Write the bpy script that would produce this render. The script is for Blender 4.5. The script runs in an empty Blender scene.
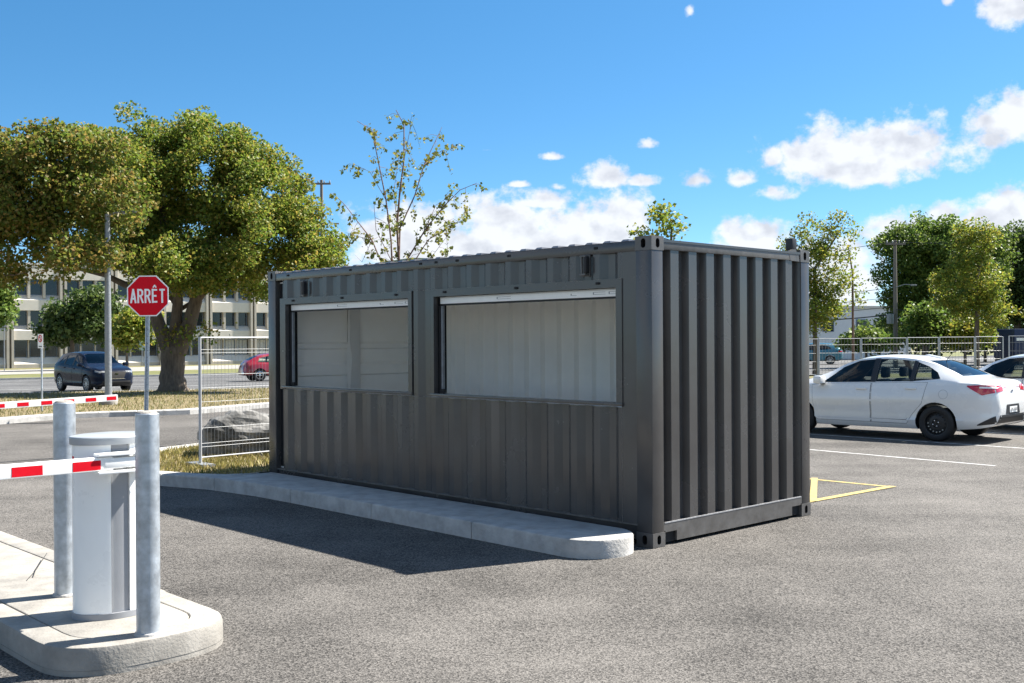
import bpy, bmesh, math, random
import numpy as np
from mathutils import Vector, Matrix
from mathutils.bvhtree import BVHTree

random.seed(7); rng = np.random.default_rng(7)
scene = bpy.context.scene
col = scene.collection
R = math.radians

# ------------------------------------------------------------------ camera
FPX, PIT, ROLL, CAMH = 1076.0, -0.0014, -0.0058, 1.731
cam = bpy.data.cameras.new('camera'); cam.sensor_width = 36.0; cam.lens = 36.0 * FPX / 1024
cam.clip_start = 0.1; cam.clip_end = 3000
cob = bpy.data.objects.new('camera', cam); col.objects.link(cob)
cob.matrix_world = Matrix.Translation((0, 0, CAMH)) @ Matrix.Rotation(math.pi/2 + PIT, 4, 'X') @ Matrix.Rotation(ROLL, 4, 'Z')
scene.camera = cob

# ------------------------------------------------------------------ light and sky
SUN_EL = R(50.1); SUN_D = Vector((0.900, 0.436, 0)).normalized()
sun_vec = Vector((SUN_D.x*math.cos(SUN_EL), SUN_D.y*math.cos(SUN_EL), math.sin(SUN_EL)))
sl = bpy.data.lights.new('sun', 'SUN'); sl.energy = 5.0; sl.angle = R(0.53); sl.color = (1.0, 0.95, 0.87)
so = bpy.data.objects.new('sun', sl); col.objects.link(so)
so.rotation_euler = sun_vec.to_track_quat('Z', 'Y').to_euler(); so.location = (30, 20, 40)
scene.view_settings.view_transform = 'Standard'; scene.view_settings.look = 'None'
scene.view_settings.exposure = 1.65; scene.view_settings.gamma = 1.0
scene.view_settings.use_curve_mapping = False
SKY_STRENGTH = 0.060

def build_world():
    w = bpy.data.worlds.new('World'); scene.world = w; w.use_nodes = True
    nt = w.node_tree; nt.nodes.clear(); N = nt.nodes.new; L = nt.links.new
    out = N('ShaderNodeOutputWorld'); bg = N('ShaderNodeBackground'); L(bg.outputs[0], out.inputs[0])
    bg.inputs[1].default_value = SKY_STRENGTH
    sky = N('ShaderNodeTexSky'); sky.sky_type = 'NISHITA'; sky.sun_disc = False
    sky.sun_elevation = SUN_EL; sky.sun_rotation = math.atan2(SUN_D.x, SUN_D.y)
    sky.air_density = 1.0; sky.dust_density = 0.2; sky.ozone_density = 3.0; sky.altitude = 50
    def m(op, a, b=None, c=None, clamp=False):
        n = N('ShaderNodeMath'); n.operation = op; n.use_clamp = clamp
        for i, v in enumerate((a, b, c)):
            if v is None: continue
            if isinstance(v, (int, float)): n.inputs[i].default_value = v
            else: L(v, n.inputs[i])
        return n.outputs[0]
    w.cycles.sampling_method = 'MANUAL'; w.cycles.sample_map_resolution = 256
    tc = N('ShaderNodeTexCoord'); sp = N('ShaderNodeSeparateXYZ'); L(tc.outputs['Generated'], sp.inputs[0])
    lift = N('ShaderNodeVectorMath'); lift.operation = 'MULTIPLY_ADD'; L(tc.outputs['Generated'], lift.inputs[0])
    lift.inputs[1].default_value = (1, 1, 1.65); lift.inputs[2].default_value = (0, 0, 0.04)
    nz = N('ShaderNodeVectorMath'); nz.operation = 'NORMALIZE'; L(lift.outputs[0], nz.inputs[0]); L(nz.outputs[0], sky.inputs['Vector'])
    az = m('ARCTAN2', sp.outputs[0], sp.outputs[1]); el = m('ARCSINE', sp.outputs[2])
    def noise(scale, detail, rough, off=(0, 0, 0), zs=1.0):
        mp = N('ShaderNodeMapping'); mp.inputs['Location'].default_value = off; mp.inputs['Scale'].default_value = (1, 1, zs)
        L(tc.outputs['Generated'], mp.inputs[0])
        n = N('ShaderNodeTexNoise'); n.inputs['Scale'].default_value = scale; n.inputs['Detail'].default_value = detail
        n.inputs['Roughness'].default_value = rough; L(mp.outputs[0], n.inputs['Vector']); return n.outputs[0]
    # (u, v, half width, half height up, half height down) of each cumulus, in photograph pixels -> angles
    blobs = [(865,172,100,48,18,1.0),(905,150,45,26,30,1.0),(825,160,50,28,22,1.0),(775,162,14,16,12,.8),
             (1010,128,42,32,22,1.0),(1012,8,34,16,26,.9),(700,182,26,16,10,.75),(742,182,24,17,10,.8),
             (775,196,40,14,10,.7),(553,158,20,9,5,.6),(650,147,16,11,6,.6),(605,182,36,22,10,.85),(545,204,38,18,9,.75),
             (640,184,34,14,6,.55),(500,243,70,45,40,1.15),(415,246,70,45,40,1.1),(580,238,60,42,40,1.15),(470,262,120,40,40,1.0),(520,185,18,6,4,.5),(488,150,16,5,4,.25),(560,188,14,8,5,.5),
             (620,222,34,38,30,.95),(755,240,42,24,30,.9),(840,280,60,60,60,.9),(905,240,60,26,30,.9),(870,165,70,34,22,.9),(1010,232,60,40,60,1.0),
             (945,222,40,22,30,.7),(692,14,10,14,10,.35),(950,6,12,14,8,.3),(462,300,160,50,60,.75),(700,262,60,20,20,.6)]
    dens = None
    for (u, v, ru, rt, rb, amp) in blobs:
        a = math.atan((u-512)/FPX); e = math.atan((340-v + (u-512)*0.0058)/FPX*math.cos(a))
        k = math.cos(a)
        dx = m('MULTIPLY', m('SUBTRACT', az, a), FPX/ru)
        de = m('SUBTRACT', el, e)
        dy = m('ADD', m('MULTIPLY', m('MAXIMUM', de, 0.0), FPX/rt), m('MULTIPLY', m('MINIMUM', de, 0.0), FPX/rb))
        r2 = m('ADD', m('MULTIPLY', dx, dx), m('MULTIPLY', dy, dy))
        d = m('SUBTRACT', amp, m('POWER', r2, 0.6))
        dens = d if dens is None else m('SMOOTH_MAX', dens, d, 0.12)
    # scattered cumulus outside the photographed part of the sky
    wide = noise(3.2, 3, 0.5, (3.1, 1.7, 0.4), 2.4)
    side = m('GREATER_THAN', m('ABSOLUTE', az), 0.62)
    wide = m('MULTIPLY', m('SUBTRACT', wide, 0.53), 7.0)
    wide = m('MINIMUM', wide, m('SUBTRACT', m('MULTIPLY', el, 9.0), -0.4))
    wsel = m('ADD', m('MULTIPLY', side, wide), m('MULTIPLY', m('SUBTRACT', 1.0, side), -3.0))
    dens = m('MAXIMUM', m('MAXIMUM', dens, -2.0), wsel)
    n1 = noise(26, 9, 0.56, (0, 0, 0), 1.25); n2 = noise(75, 6, 0.6, (4, 2, 7), 1.2)
    nA = noise(30, 4, 0.5, (0, 0, 0), 1.25); nAs = noise(30, 4, 0.5, (-0.006, 0, -0.010), 1.25)
    nn = m('ADD', m('MULTIPLY', m('SUBTRACT', n1, 0.5), 1.7), m('MULTIPLY', m('SUBTRACT', n2, 0.5), 1.1))
    field = m('ADD', dens, nn)
    mr = N('ShaderNodeMapRange'); mr.interpolation_type = 'SMOOTHSTEP'; L(field, mr.inputs[0])
    mr.inputs[1].default_value = -0.05; mr.inputs[2].default_value = 0.52
    mask = mr.outputs[0]
    # bright tops, greyer thick bases
    relief = m('MULTIPLY', m('SUBTRACT', nA, nAs), 1.6)
    thick = m('MULTIPLY', m('SUBTRACT', field, 0.55), 0.07)
    sh = m('ADD', m('SUBTRACT', 0.93, m('MAXIMUM', thick, 0.0)), relief)
    for (u, v, ru, rv, amt) in ((872, 180, 60, 16, .15), (835, 174, 26, 9, .08), (1000, 144, 26, 11, .16), (775, 170, 10, 9, .14), (985, 130, 10, 16, .10), (1016, 24, 24, 10, .12), (560, 212, 30, 8, .08), (790, 206, 26, 8, .12)):
        a = math.atan((u-512)/FPX); e = math.atan((340-v+(u-512)*0.0058)/FPX*math.cos(a))
        dx = m('MULTIPLY', m('SUBTRACT', az, a), FPX/ru); dy = m('MULTIPLY', m('SUBTRACT', el, e), FPX/rv)
        r2 = m('ADD', m('ADD', m('MULTIPLY', dx, dx), m('MULTIPLY', dy, dy)), m('MULTIPLY', m('SUBTRACT', n1, 0.5), 0.9))
        sh = m('SUBTRACT', sh, m('MULTIPLY', m('MAXIMUM', m('SUBTRACT', 1.0, r2), 0.0, clamp=True), amt))
    sh = m('MINIMUM', m('MAXIMUM', sh, 0.60), 1.02)
    cr = N('ShaderNodeValToRGB'); L(sh, cr.inputs[0])
    cr.color_ramp.elements[0].position = 0.6; cr.color_ramp.elements[0].color = (3.9, 4.05, 4.45, 1)
    cr.color_ramp.elements[1].position = 0.98; cr.color_ramp.elements[1].color = (5.3, 5.45, 5.7, 1)
    hs = N('ShaderNodeHueSaturation'); L(sky.outputs[0], hs.inputs['Color']); hs.inputs['Saturation'].default_value = 1.26; hs.inputs['Value'].default_value = 1.03; hs.inputs['Hue'].default_value = 0.491
    mix = N('ShaderNodeMix'); mix.data_type = 'RGBA'
    L(m('MULTIPLY', mask, 0.96), mix.inputs[0]); L(hs.outputs[0], mix.inputs[6]); L(cr.outputs[0], mix.inputs[7])
    L(mix.outputs[2], bg.inputs[0])
build_world()
scene.cycles.max_bounces = 16; scene.cycles.diffuse_bounces = 12; scene.cycles.transparent_max_bounces = 16
scene.cycles.use_denoising = True

# ------------------------------------------------------------------ terrain and pixel helpers
def g(x, y):
    """height of the ground: flat around the container, falling about one percent towards the street"""
    sp = 4.0*np.log1p(np.exp(np.clip((np.asarray(y, float)-18)/4.0, -30, 30))) if np.ndim(y) else (4.0*math.log1p(math.exp(min((y-18)/4.0, 30))) if y < 130 else y-18)
    if np.ndim(y): sp = np.where(np.asarray(y) > 130, np.asarray(y)-18.0, sp)
    q = np.clip((np.asarray(y, float)-14)/30.0, 0, 1); q = q*q*(3-2*q)
    z = -0.0075*np.minimum(sp, 250) + 0.0075*np.clip(x, -80, 80)*q
    return z if np.ndim(z) else float(z)
def ray(u, v):
    du, dv = u-512, v-341.5
    c, s = math.cos(ROLL), math.sin(ROLL)
    a, b = c*du+s*dv, -s*du+c*dv
    x, y = a/FPX, -b/FPX
    return Vector((x, math.cos(PIT)-y*math.sin(PIT), math.sin(PIT)+y*math.cos(PIT)))
def gp(u, v, dz=0.0):
    """ground point seen at a pixel"""
    r = ray(u, v); z = 0.0
    for _ in range(40):
        k = (z+dz-CAMH)/r.z; z = g(r.x*k, min(r.y*k, 400))
    return Vector((r.x*k, r.y*k, z+dz))
def at(u, v, t):
    """point on a pixel's ray at forward distance t"""
    r = ray(u, v); return Vector((0, 0, CAMH)) + r*(t/r.y)
def gat(u, t):
    """ground point at forward distance t in a pixel column"""
    r = ray(u, 342); x = r.x*t/r.y; return Vector((x, t, g(x, t)))

NC = Vector((1.157, 8.892, 0)); LD = Vector((-.6882, .7254, 0)); DD = Vector((.7254, .6882, 0))
LOT_ROT = math.atan2(-.7254, .6882)
def loc(s, d, z=0.0): return NC + LD*s + DD*d + Vector((0, 0, z))

# ------------------------------------------------------------------ materials
MATS = {}
def mat(name, color, rough=0.6, metal=0.0, var=0.0, vscale=4.0, spec=0.5, bump=0.0, bscale=60.0, coat=0.0, color2=None, detail=5.0, stretch=None):
    if name in MATS: return MATS[name]
    m = bpy.data.materials.new(name); m.use_nodes = True; nt = m.node_tree; b = nt.nodes['Principled BSDF']
    b.inputs['Base Color'].default_value = (*color, 1); b.inputs['Roughness'].default_value = rough
    b.inputs['Metallic'].default_value = metal; b.inputs['Specular IOR Level'].default_value = spec
    b.inputs['Coat Weight'].default_value = coat; b.inputs['Coat Roughness'].default_value = 0.05
    N = nt.nodes.new; L = nt.links.new
    tc = N('ShaderNodeTexCoord'); vec = tc.outputs['Object']
    if stretch:
        mp = N('ShaderNodeMapping'); mp.inputs['Scale'].default_value = stretch; L(vec, mp.inputs[0]); vec = mp.outputs[0]
    if var or color2:
        n = N('ShaderNodeTexNoise'); n.inputs['Scale'].default_value = vscale; n.inputs['Detail'].default_value = detail; n.inputs['Roughness'].default_value = 0.62
        L(vec, n.inputs['Vector'])
        r = N('ShaderNodeValToRGB'); L(n.outputs[0], r.inputs[0])
        c2 = color2 or tuple(min(1, c*(1+var)) for c in color)
        c1 = color if color2 else tuple(c*(1-var) for c in color)
        r.color_ramp.elements[0].position = 0.34; r.color_ramp.elements[0].color = (*c1, 1)
        r.color_ramp.elements[1].position = 0.66; r.color_ramp.elements[1].color = (*c2, 1)
        L(r.outputs[0], b.inputs['Base Color'])
        rr = N('ShaderNodeMapRange'); L(n.outputs[0], rr.inputs[0]); rr.inputs[1].default_value = .3; rr.inputs[2].default_value = .7
        rr.inputs[3].default_value = max(0.02, rough-0.07); rr.inputs[4].default_value = min(1, rough+0.07); L(rr.outputs[0], b.inputs['Roughness'])
    if bump:
        n2 = N('ShaderNodeTexNoise'); n2.inputs['Scale'].default_value = bscale; n2.inputs['Detail'].default_value = 4; L(vec, n2.inputs['Vector'])
        bp = N('ShaderNodeBump'); bp.inputs['Strength'].default_value = bump; bp.inputs['Distance'].default_value = 0.01
        L(n2.outputs[0], bp.inputs['Height']); L(bp.outputs[0], b.inputs['Normal'])
    MATS[name] = m; return m

def mat_asphalt(name, dark, light, warm=(1, 1, 1)):
    m = bpy.data.materials.new(name); m.use_nodes = True; nt = m.node_tree; b = nt.nodes['Principled BSDF']; N = nt.nodes.new; L = nt.links.new
    tc = N('ShaderNodeTexCoord')
    def noise(s, d, r=0.6, sc=(1, 1, 1), rot=0):
        mp = N('ShaderNodeMapping'); mp.inputs['Scale'].default_value = sc; mp.inputs['Rotation'].default_value = (0, 0, rot); L(tc.outputs['Object'], mp.inputs[0])
        n = N('ShaderNodeTexNoise'); n.inputs['Scale'].default_value = s; n.inputs['Detail'].default_value = d; n.inputs['Roughness'].default_value = r
        L(mp.outputs[0], n.inputs['Vector']); return n.outputs[0]
    vo = N('ShaderNodeTexVoronoi'); vo.inputs['Scale'].default_value = 110; L(tc.outputs['Object'], vo.inputs['Vector'])
    sx = N('ShaderNodeSeparateXYZ'); L(vo.outputs['Color'], sx.inputs[0])
    fine = noise(95, 4, 0.75); mid = noise(1.1, 5, 0.62); big = noise(0.28, 3, 0.5)
    streak = noise(1.0, 4, 0.55, (0.35, 2.2, 1), LOT_ROT)
    def m2(op, a, c):
        n = N('ShaderNodeMath'); n.operation = op
        for i, v in enumerate((a, c)):
            if isinstance(v, (int, float)): n.inputs[i].default_value = v
            else: L(v, n.inputs[i])
        return n.outputs[0]
    f = m2('ADD', m2('MULTIPLY', sx.outputs[0], 0.50), m2('MULTIPLY', fine, 0.50))
    f = m2('ADD', f, m2('MULTIPLY', m2('SUBTRACT', mid, .5), 0.30))
    f = m2('ADD', f, m2('MULTIPLY', m2('SUBTRACT', big, .5), 0.6))
    f = m2('ADD', f, m2('MULTIPLY', m2('SUBTRACT', streak, .5), 0.22))
    r = N('ShaderNodeValToRGB'); L(f, r.inputs[0])
    r.color_ramp.elements[0].position = 0.27; r.color_ramp.elements[0].color = (dark*warm[0], dark*warm[1], dark*warm[2], 1)
    r.color_ramp.elements[1].position = 0.78; r.color_ramp.elements[1].color = (light*warm[0], light*warm[1], light*warm[2], 1)
    L(r.outputs[0], b.inputs['Base Color']); b.inputs['Roughness'].default_value = 0.9; b.inputs['Specular IOR Level'].default_value = 0.25
    bp = N('ShaderNodeBump'); bp.inputs['Strength'].default_value = 0.55; bp.inputs['Distance'].default_value = 0.008
    L(m2('ADD', vo.outputs['Distance'], m2('MULTIPLY', fine, 0.8)), bp.inputs['Height']); L(bp.outputs[0], b.inputs['Normal'])
    MATS[name] = m; return m

def mat_leaf(name, cols, trans=0.35):
    m = bpy.data.materials.new(name); m.use_nodes = True; nt = m.node_tree; b = nt.nodes['Principled BSDF']; N = nt.nodes.new; L = nt.links.new
    ge = N('ShaderNodeNewGeometry'); r = N('ShaderNodeValToRGB'); r.color_ramp.interpolation = 'LINEAR'
    L(ge.outputs['Random Per Island'], r.inputs[0])
    els = r.color_ramp.elements
    while len(els) < len(cols): els.new(0.5)
    for i, c in enumerate(cols): els[i].position = i/(len(cols)-1); els[i].color = (*c, 1)
    tc = N('ShaderNodeTexCoord'); n = N('ShaderNodeTexNoise'); n.inputs['Scale'].default_value = 0.55; n.inputs['Detail'].default_value = 2; L(tc.outputs['Object'], n.inputs['Vector'])
    hs = N('ShaderNodeHueSaturation'); L(r.outputs[0], hs.inputs['Color'])
    mr = N('ShaderNodeMapRange'); L(n.outputs[0], mr.inputs[0]); mr.inputs[1].default_value = .3; mr.inputs[2].default_value = .7; mr.inputs[3].default_value = .492; mr.inputs[4].default_value = .52
    L(mr.outputs[0], hs.inputs['Hue'])
    L(hs.outputs[0], b.inputs['Base Color']); b.inputs['Roughness'].default_value = 0.5; b.inputs['Specular IOR Level'].default_value = 0.35
    tr = N('ShaderNodeBsdfTranslucent'); L(hs.outputs[0], tr.inputs[0])
    mx = N('ShaderNodeMixShader'); mx.inputs[0].default_value = trans; L(b.outputs[0], mx.inputs[1]); L(tr.outputs[0], mx.inputs[2])
    L(mx.outputs[0], nt.nodes['Material Output'].inputs[0]); MATS[name] = m; return m

def mat_glass(name, tint=(0.82, 0.90, 0.88), alpha=0.72, refl=0.06):
    m = bpy.data.materials.new(name); m.use_nodes = True; nt = m.node_tree; N = nt.nodes.new; L = nt.links.new
    nt.nodes.remove(nt.nodes['Principled BSDF'])
    t = N('ShaderNodeBsdfTransparent'); t.inputs[0].default_value = (*[c*alpha for c in tint], 1)
    gl = N('ShaderNodeBsdfGlossy'); gl.inputs['Roughness'].default_value = 0.02
    fr = N('ShaderNodeFresnel'); fr.inputs[0].default_value = 1.5
    mx = N('ShaderNodeMixShader'); L(fr.outputs[0], mx.inputs[0]); L(t.outputs[0], mx.inputs[1]); L(gl.outputs[0], mx.inputs[2])
    L(mx.outputs[0], nt.nodes['Material Output'].inputs[0]); MATS[name] = m; return m

M_asph = mat_asphalt('asphalt', 0.024, 0.162, (1.07, 1.0, 0.92))
M_road = mat_asphalt('street_asphalt', 0.05, 0.15, (1.0, 1.0, 1.0))
M_conc = mat('concrete', (0.265, 0.25, 0.225), 0.85, var=0.20, vscale=5, bump=0.35, bscale=70, spec=.3)
M_kerb = mat('kerb_concrete', (0.29, 0.285, 0.27), 0.88, vscale=6.0, color2=(0.42, 0.41, 0.395), bump=0.6, bscale=45, spec=.3)
M_joint = mat('joint_dark', (0.10, 0.095, 0.085), 0.95)
M_soil = mat('dry_soil', (0.11, 0.085, 0.04), 0.95, vscale=2.5, color2=(0.20, 0.155, 0.075), bump=.5, bscale=30)
M_lawn = mat('lawn', (0.08, 0.085, 0.025), 0.95, vscale=0.8, color2=(0.17, 0.145, 0.06), bump=.5, bscale=30)
M_galv = mat('galvanised', (0.42, 0.46, 0.50), 0.42, metal=0.55, var=0.22, vscale=14, bump=.08, bscale=40)
M_galv_d = mat('galvanised_dull', (0.25, 0.265, 0.28), 0.5, metal=0.4, var=0.15, vscale=20)
M_white = mat('white_paint', (0.88, 0.88, 0.86), 0.35, var=0.03, vscale=9)
M_cab = mat('cabinet_white', (0.88, 0.88, 0.86), 0.3, var=0.025, vscale=3)
M_cabg = mat('cabinet_grey', (0.27, 0.28, 0.30), 0.4, var=0.05)
M_lid = mat('lid_grey', (0.30, 0.32, 0.34), 0.35, var=0.06)
M_red = mat('reflective_red', (0.66, 0.004, 0.016), 0.6, spec=.15, var=0.06, vscale=20)
M_black = mat('black_rubber', (0.012, 0.012, 0.013), 0.65)
M_dark = mat('dark_plastic', (0.018, 0.018, 0.02), 0.5)
M_void = mat('dark_opening', (0.006, 0.006, 0.007), 0.8)
M_cont = mat('container_paint', (0.055, 0.0525, 0.052), 0.24, var=0.12, vscale=1.6, bump=.05, bscale=9, spec=.62)
M_contw = mat('container_paint_worn', (0.075, 0.071, 0.068), 0.36, vscale=9, color2=(0.115, 0.110, 0.106), bump=.06, bscale=22)
M_inner = mat('interior_white', (0.93, 0.92, 0.89), 0.55, var=0.025, vscale=3)
M_inner2 = mat('interior_trim', (0.66, 0.66, 0.65), 0.5, var=0.03)
M_bark = mat('bark', (0.075, 0.058, 0.045), 0.95, vscale=9, color2=(0.16, 0.13, 0.10), bump=1.0, bscale=22, stretch=(1, 1, .25))
M_twig = mat('twig', (0.16, 0.10, 0.08), 0.9, var=.2)
M_line = mat('line_paint_white', (0.22, 0.22, 0.21), 0.8, vscale=14, color2=(0.50, 0.50, 0.49), detail=8)
M_yellow = mat('line_paint_yellow', (0.26, 0.20, 0.07), 0.8, vscale=16, color2=(0.46, 0.36, 0.12), detail=8)
M_ybol = mat('yellow_paint', (0.70, 0.42, 0.03), 0.5, var=.05)
M_rock = mat('rock', (0.045, 0.045, 0.043), 0.9, vscale=4, color2=(0.26, 0.255, 0.245), bump=1.0, bscale=14, detail=9)
M_wire = mat('fence_wire', (0.42, 0.43, 0.45), 0.5, metal=.3)
M_wire_t = mat('fence_wire_thin', (0.24, 0.25, 0.26), 0.5, metal=.3)
M_cable = mat('cable', (0.03, 0.03, 0.03), 0.7)
M_wood = mat('pole_wood', (0.17, 0.15, 0.13), 0.9, var=.2, stretch=(1, 1, .2))
M_bconc = mat('facade_concrete', (0.45, 0.41, 0.35), 0.9, var=.08, vscale=.6)
M_bconc2 = mat('facade_concrete_light', (0.60, 0.56, 0.49), 0.9, var=.06, vscale=.8)
M_bglass = mat('window_glass_dark', (0.012, 0.016, 0.022), 0.06, spec=.6, var=.2, vscale=.3)
M_bframe = mat('window_frame_blue', (0.12, 0.17, 0.24), 0.4)
M_blind = mat('window_blind', (0.60, 0.60, 0.58), 0.7, var=.06)
M_wbuild = mat('white_render', (0.66, 0.66, 0.64), 0.85, var=.04)
M_chrome = mat('chrome', (0.7, 0.7, 0.72), 0.12, metal=1.0)
M_glass = mat_glass('car_glass')
M_glassd = mat_glass('car_glass_dark', (0.55, 0.62, 0.62), .35)

# ------------------------------------------------------------------ mesh helpers
class MB:
    def __init__(self): self.v = []; self.f = []; self.mi = []
    def add(self, verts, faces, mi=0):
        o = len(self.v); self.v += [tuple(p) for p in verts]
        self.f += [tuple(i+o for i in f) for f in faces]; self.mi += [mi]*len(faces); return self
    def box(self, x0, x1, y0, y1, z0, z1, mi=0):
        vs = [(x0,y0,z0),(x1,y0,z0),(x1,y1,z0),(x0,y1,z0),(x0,y0,z1),(x1,y0,z1),(x1,y1,z1),(x0,y1,z1)]
        return self.add(vs, [(3,2,1,0),(4,5,6,7),(0,1,5,4),(1,2,6,5),(2,3,7,6),(3,0,4,7)], mi)
    def bbox(self, x0, x1, y0, y1, z0, z1, b=0.01, mi=0):
        """box with chamfered edges"""
        bm = bmesh.new(); bmesh.ops.create_cube(bm, size=1)
        for v in bm.verts: v.co = ((x0+x1)/2+v.co.x*(x1-x0), (y0+y1)/2+v.co.y*(y1-y0), (z0+z1)/2+v.co.z*(z1-z0))
        b = min(b, .45*min(x1-x0, y1-y0, z1-z0))
        bmesh.ops.bevel(bm, geom=bm.edges[:], offset=b, segments=2, affect='EDGES', profile=.6)
        bm.verts.index_update(); self.add([v.co for v in bm.verts], [[v.index for v in f.verts] for f in bm.faces], mi); bm.free(); return self
    def obox(self, c, ax, ay, az, sx, sy, sz, mi=0):
        c = Vector(c); vs = []
        for k in (-.5, .5):
            for (i, j) in ((-.5,-.5),(.5,-.5),(.5,.5),(-.5,.5)): vs.append(c + ax*(i*sx) + ay*(j*sy) + az*(k*sz))
        return self.add(vs, [(3,2,1,0),(4,5,6,7),(0,1,5,4),(1,2,6,5),(2,3,7,6),(3,0,4,7)], mi)
    def tube(self, pts, rad, n=8, mi=0, cap=True):
        pts = [Vector(p) for p in pts]
        if isinstance(rad, (int, float)): rad = [rad]*len(pts)
        o = len(self.v); prev = None
        for i, p in enumerate(pts):
            d = (pts[min(i+1, len(pts)-1)]-pts[max(i-1, 0)]).normalized()
            a = prev if prev is not None else (Vector((1,0,0)) if abs(d.x) < .8 else Vector((0,1,0)))
            a = (a - d*a.dot(d)).normalized(); prev = a; b = d.cross(a)
            for k in range(n):
                t = 2*math.pi*k/n; self.v.append(tuple(p + (a*math.cos(t)+b*math.sin(t))*rad[i]))
        for i in range(len(pts)-1):
            for k in range(n):
                q = o+i*n; self.f.append((q+k, q+(k+1)%n, q+n+(k+1)%n, q+n+k)); self.mi.append(mi)
        if cap:
            self.f.append(tuple(o+k for k in reversed(range(n)))); self.f.append(tuple(o+(len(pts)-1)*n+k for k in range(n))); self.mi += [mi, mi]
        return self
    def lathe(self, prof, n=24, mi=0, origin=(0,0,0), axis='Z'):
        """prof: (r, h) points; revolve"""
        o = len(self.v); ox, oy, oz = origin
        for (r, h) in prof:
            for k in range(n):
                t = 2*math.pi*k/n; c, s = r*math.cos(t), r*math.sin(t)
                self.v.append((ox+c, oy+s, oz+h) if axis == 'Z' else ((ox+c, oy+h, oz+s) if axis == 'Y' else (ox+h, oy+c, oz+s)))
        for i in range(len(prof)-1):
            for k in range(n):
                q = o+i*n; f = (q+k, q+(k+1)%n, q+n+(k+1)%n, q+n+k)
                self.f.append(f if axis != 'Y' else f[::-1]); self.mi.append(mi)
        return self
    def prism(self, poly, z0, z1, bev=0.0, mi=0, zf=None):
        """upright prism on an outline (counter-clockwise) with an optional chamfered top edge"""
        n = len(poly); P = [Vector((p[0], p[1], 0)) for p in poly]
        area = sum(P[i].x*P[(i+1)%n].y-P[(i+1)%n].x*P[i].y for i in range(n))
        if area < 0: P.reverse()
        zz = (lambda p: zf(p.x, p.y)) if zf else (lambda p: 0.0)
        ins = []
        for i in range(n):
            a = (P[i]-P[i-1]).normalized(); b = (P[(i+1)%n]-P[i]).normalized()
            na, nb = Vector((-a.y, a.x, 0)), Vector((-b.y, b.x, 0)); m = (na+nb)
            m = m/max(.3, m.dot(na)) if m.length > 1e-6 else na
            ins.append(P[i]+m*bev)
        o = len(self.v)
        rings = [(P, z0), (P, z1-bev)] + ([([P[i].lerp(ins[i], .35) for i in range(n)], z1-bev*.3), (ins, z1)] if bev else [])
        if not bev: rings = [(P, z0), (P, z1)]
        for (ring, z) in rings: self.v += [(p.x, p.y, z+zz(p)) for p in ring]
        for r in range(len(rings)-1):
            for i in range(n):
                q = o+r*n; self.f.append((q+i, q+(i+1)%n, q+n+(i+1)%n, q+n+i)); self.mi.append(mi)
        top = o+(len(rings)-1)*n
        self.f.append(tuple(range(top, top+n))); self.f.append(tuple(o+i for i in reversed(range(n)))); self.mi += [mi, mi]
        return self
    def build(self, name, mats, parent=None, smooth=None, kind=None):
        me = bpy.data.meshes.new(name); me.from_pydata(self.v, [], self.f)
        for m in (mats if isinstance(mats, (list, tuple)) else [mats]): me.materials.append(m)
        me.polygons.foreach_set('material_index', self.mi)
        me.update()
        if smooth is not None:
            me.polygons.foreach_set('use_smooth', [True]*len(me.polygons)); me.set_sharp_from_angle(angle=R(smooth))
        ob = bpy.data.objects.new(name, me); col.objects.link(ob)
        if parent is not None: ob.parent = parent
        if kind: ob['kind'] = kind
        return ob
def thing(name, label, cat, location=(0,0,0), rz=0.0, group=None):
    e = bpy.data.objects.new(name, None); col.objects.link(e); e.location = location; e.rotation_euler = (0, 0, rz)
    e['label'] = label; e['category'] = cat; e.empty_display_size = .2
    if group: e['group'] = group
    return e
def tag(o, label, cat, group=None):
    o['label'] = label; o['category'] = cat
    if group: o['group'] = group
    return o
def struct(o): o['kind'] = 'structure'; return o
def sheet(name, poly, dz, m, step=2.0, parent=None):
    """flat outline laid on the ground's height"""
    bm = bmesh.new(); bm.faces.new([bm.verts.new((p[0], p[1], 0)) for p in poly])
    xs = [p[0] for p in poly]; ys = [p[1] for p in poly]
    for ax, lo, hi in (((1,0,0), min(xs), max(xs)), ((0,1,0), min(ys), max(ys))):
        k = math.ceil(lo/step)*step
        while k < hi:
            bmesh.ops.bisect_plane(bm, geom=bm.verts[:]+bm.edges[:]+bm.faces[:], plane_co=(ax[0]*k, ax[1]*k, 0), plane_no=ax); k += step
    for v in bm.verts: v.co.z = g(v.co.x, v.co.y)+dz
    bmesh.ops.recalc_face_normals(bm, faces=bm.faces[:])
    if sum(f.normal.z for f in bm.faces) < 0: bmesh.ops.reverse_faces(bm, faces=bm.faces[:])
    me = bpy.data.meshes.new(name); bm.to_mesh(me); bm.free(); me.materials.append(m)
    ob = bpy.data.objects.new(name, me); col.objects.link(ob)
    if parent: ob.parent = parent
    return ob
def inpoly(px, py, poly):
    inside = np.zeros(len(px), bool); n = len(poly); j = n-1
    for i in range(n):
        xi, yi, xj, yj = poly[i][0], poly[i][1], poly[j][0], poly[j][1]
        c = ((yi > py) != (yj > py)) & (px < (xj-xi)*(py-yi)/((yj-yi) or 1e-9)+xi); inside ^= c; j = i
    return inside
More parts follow.
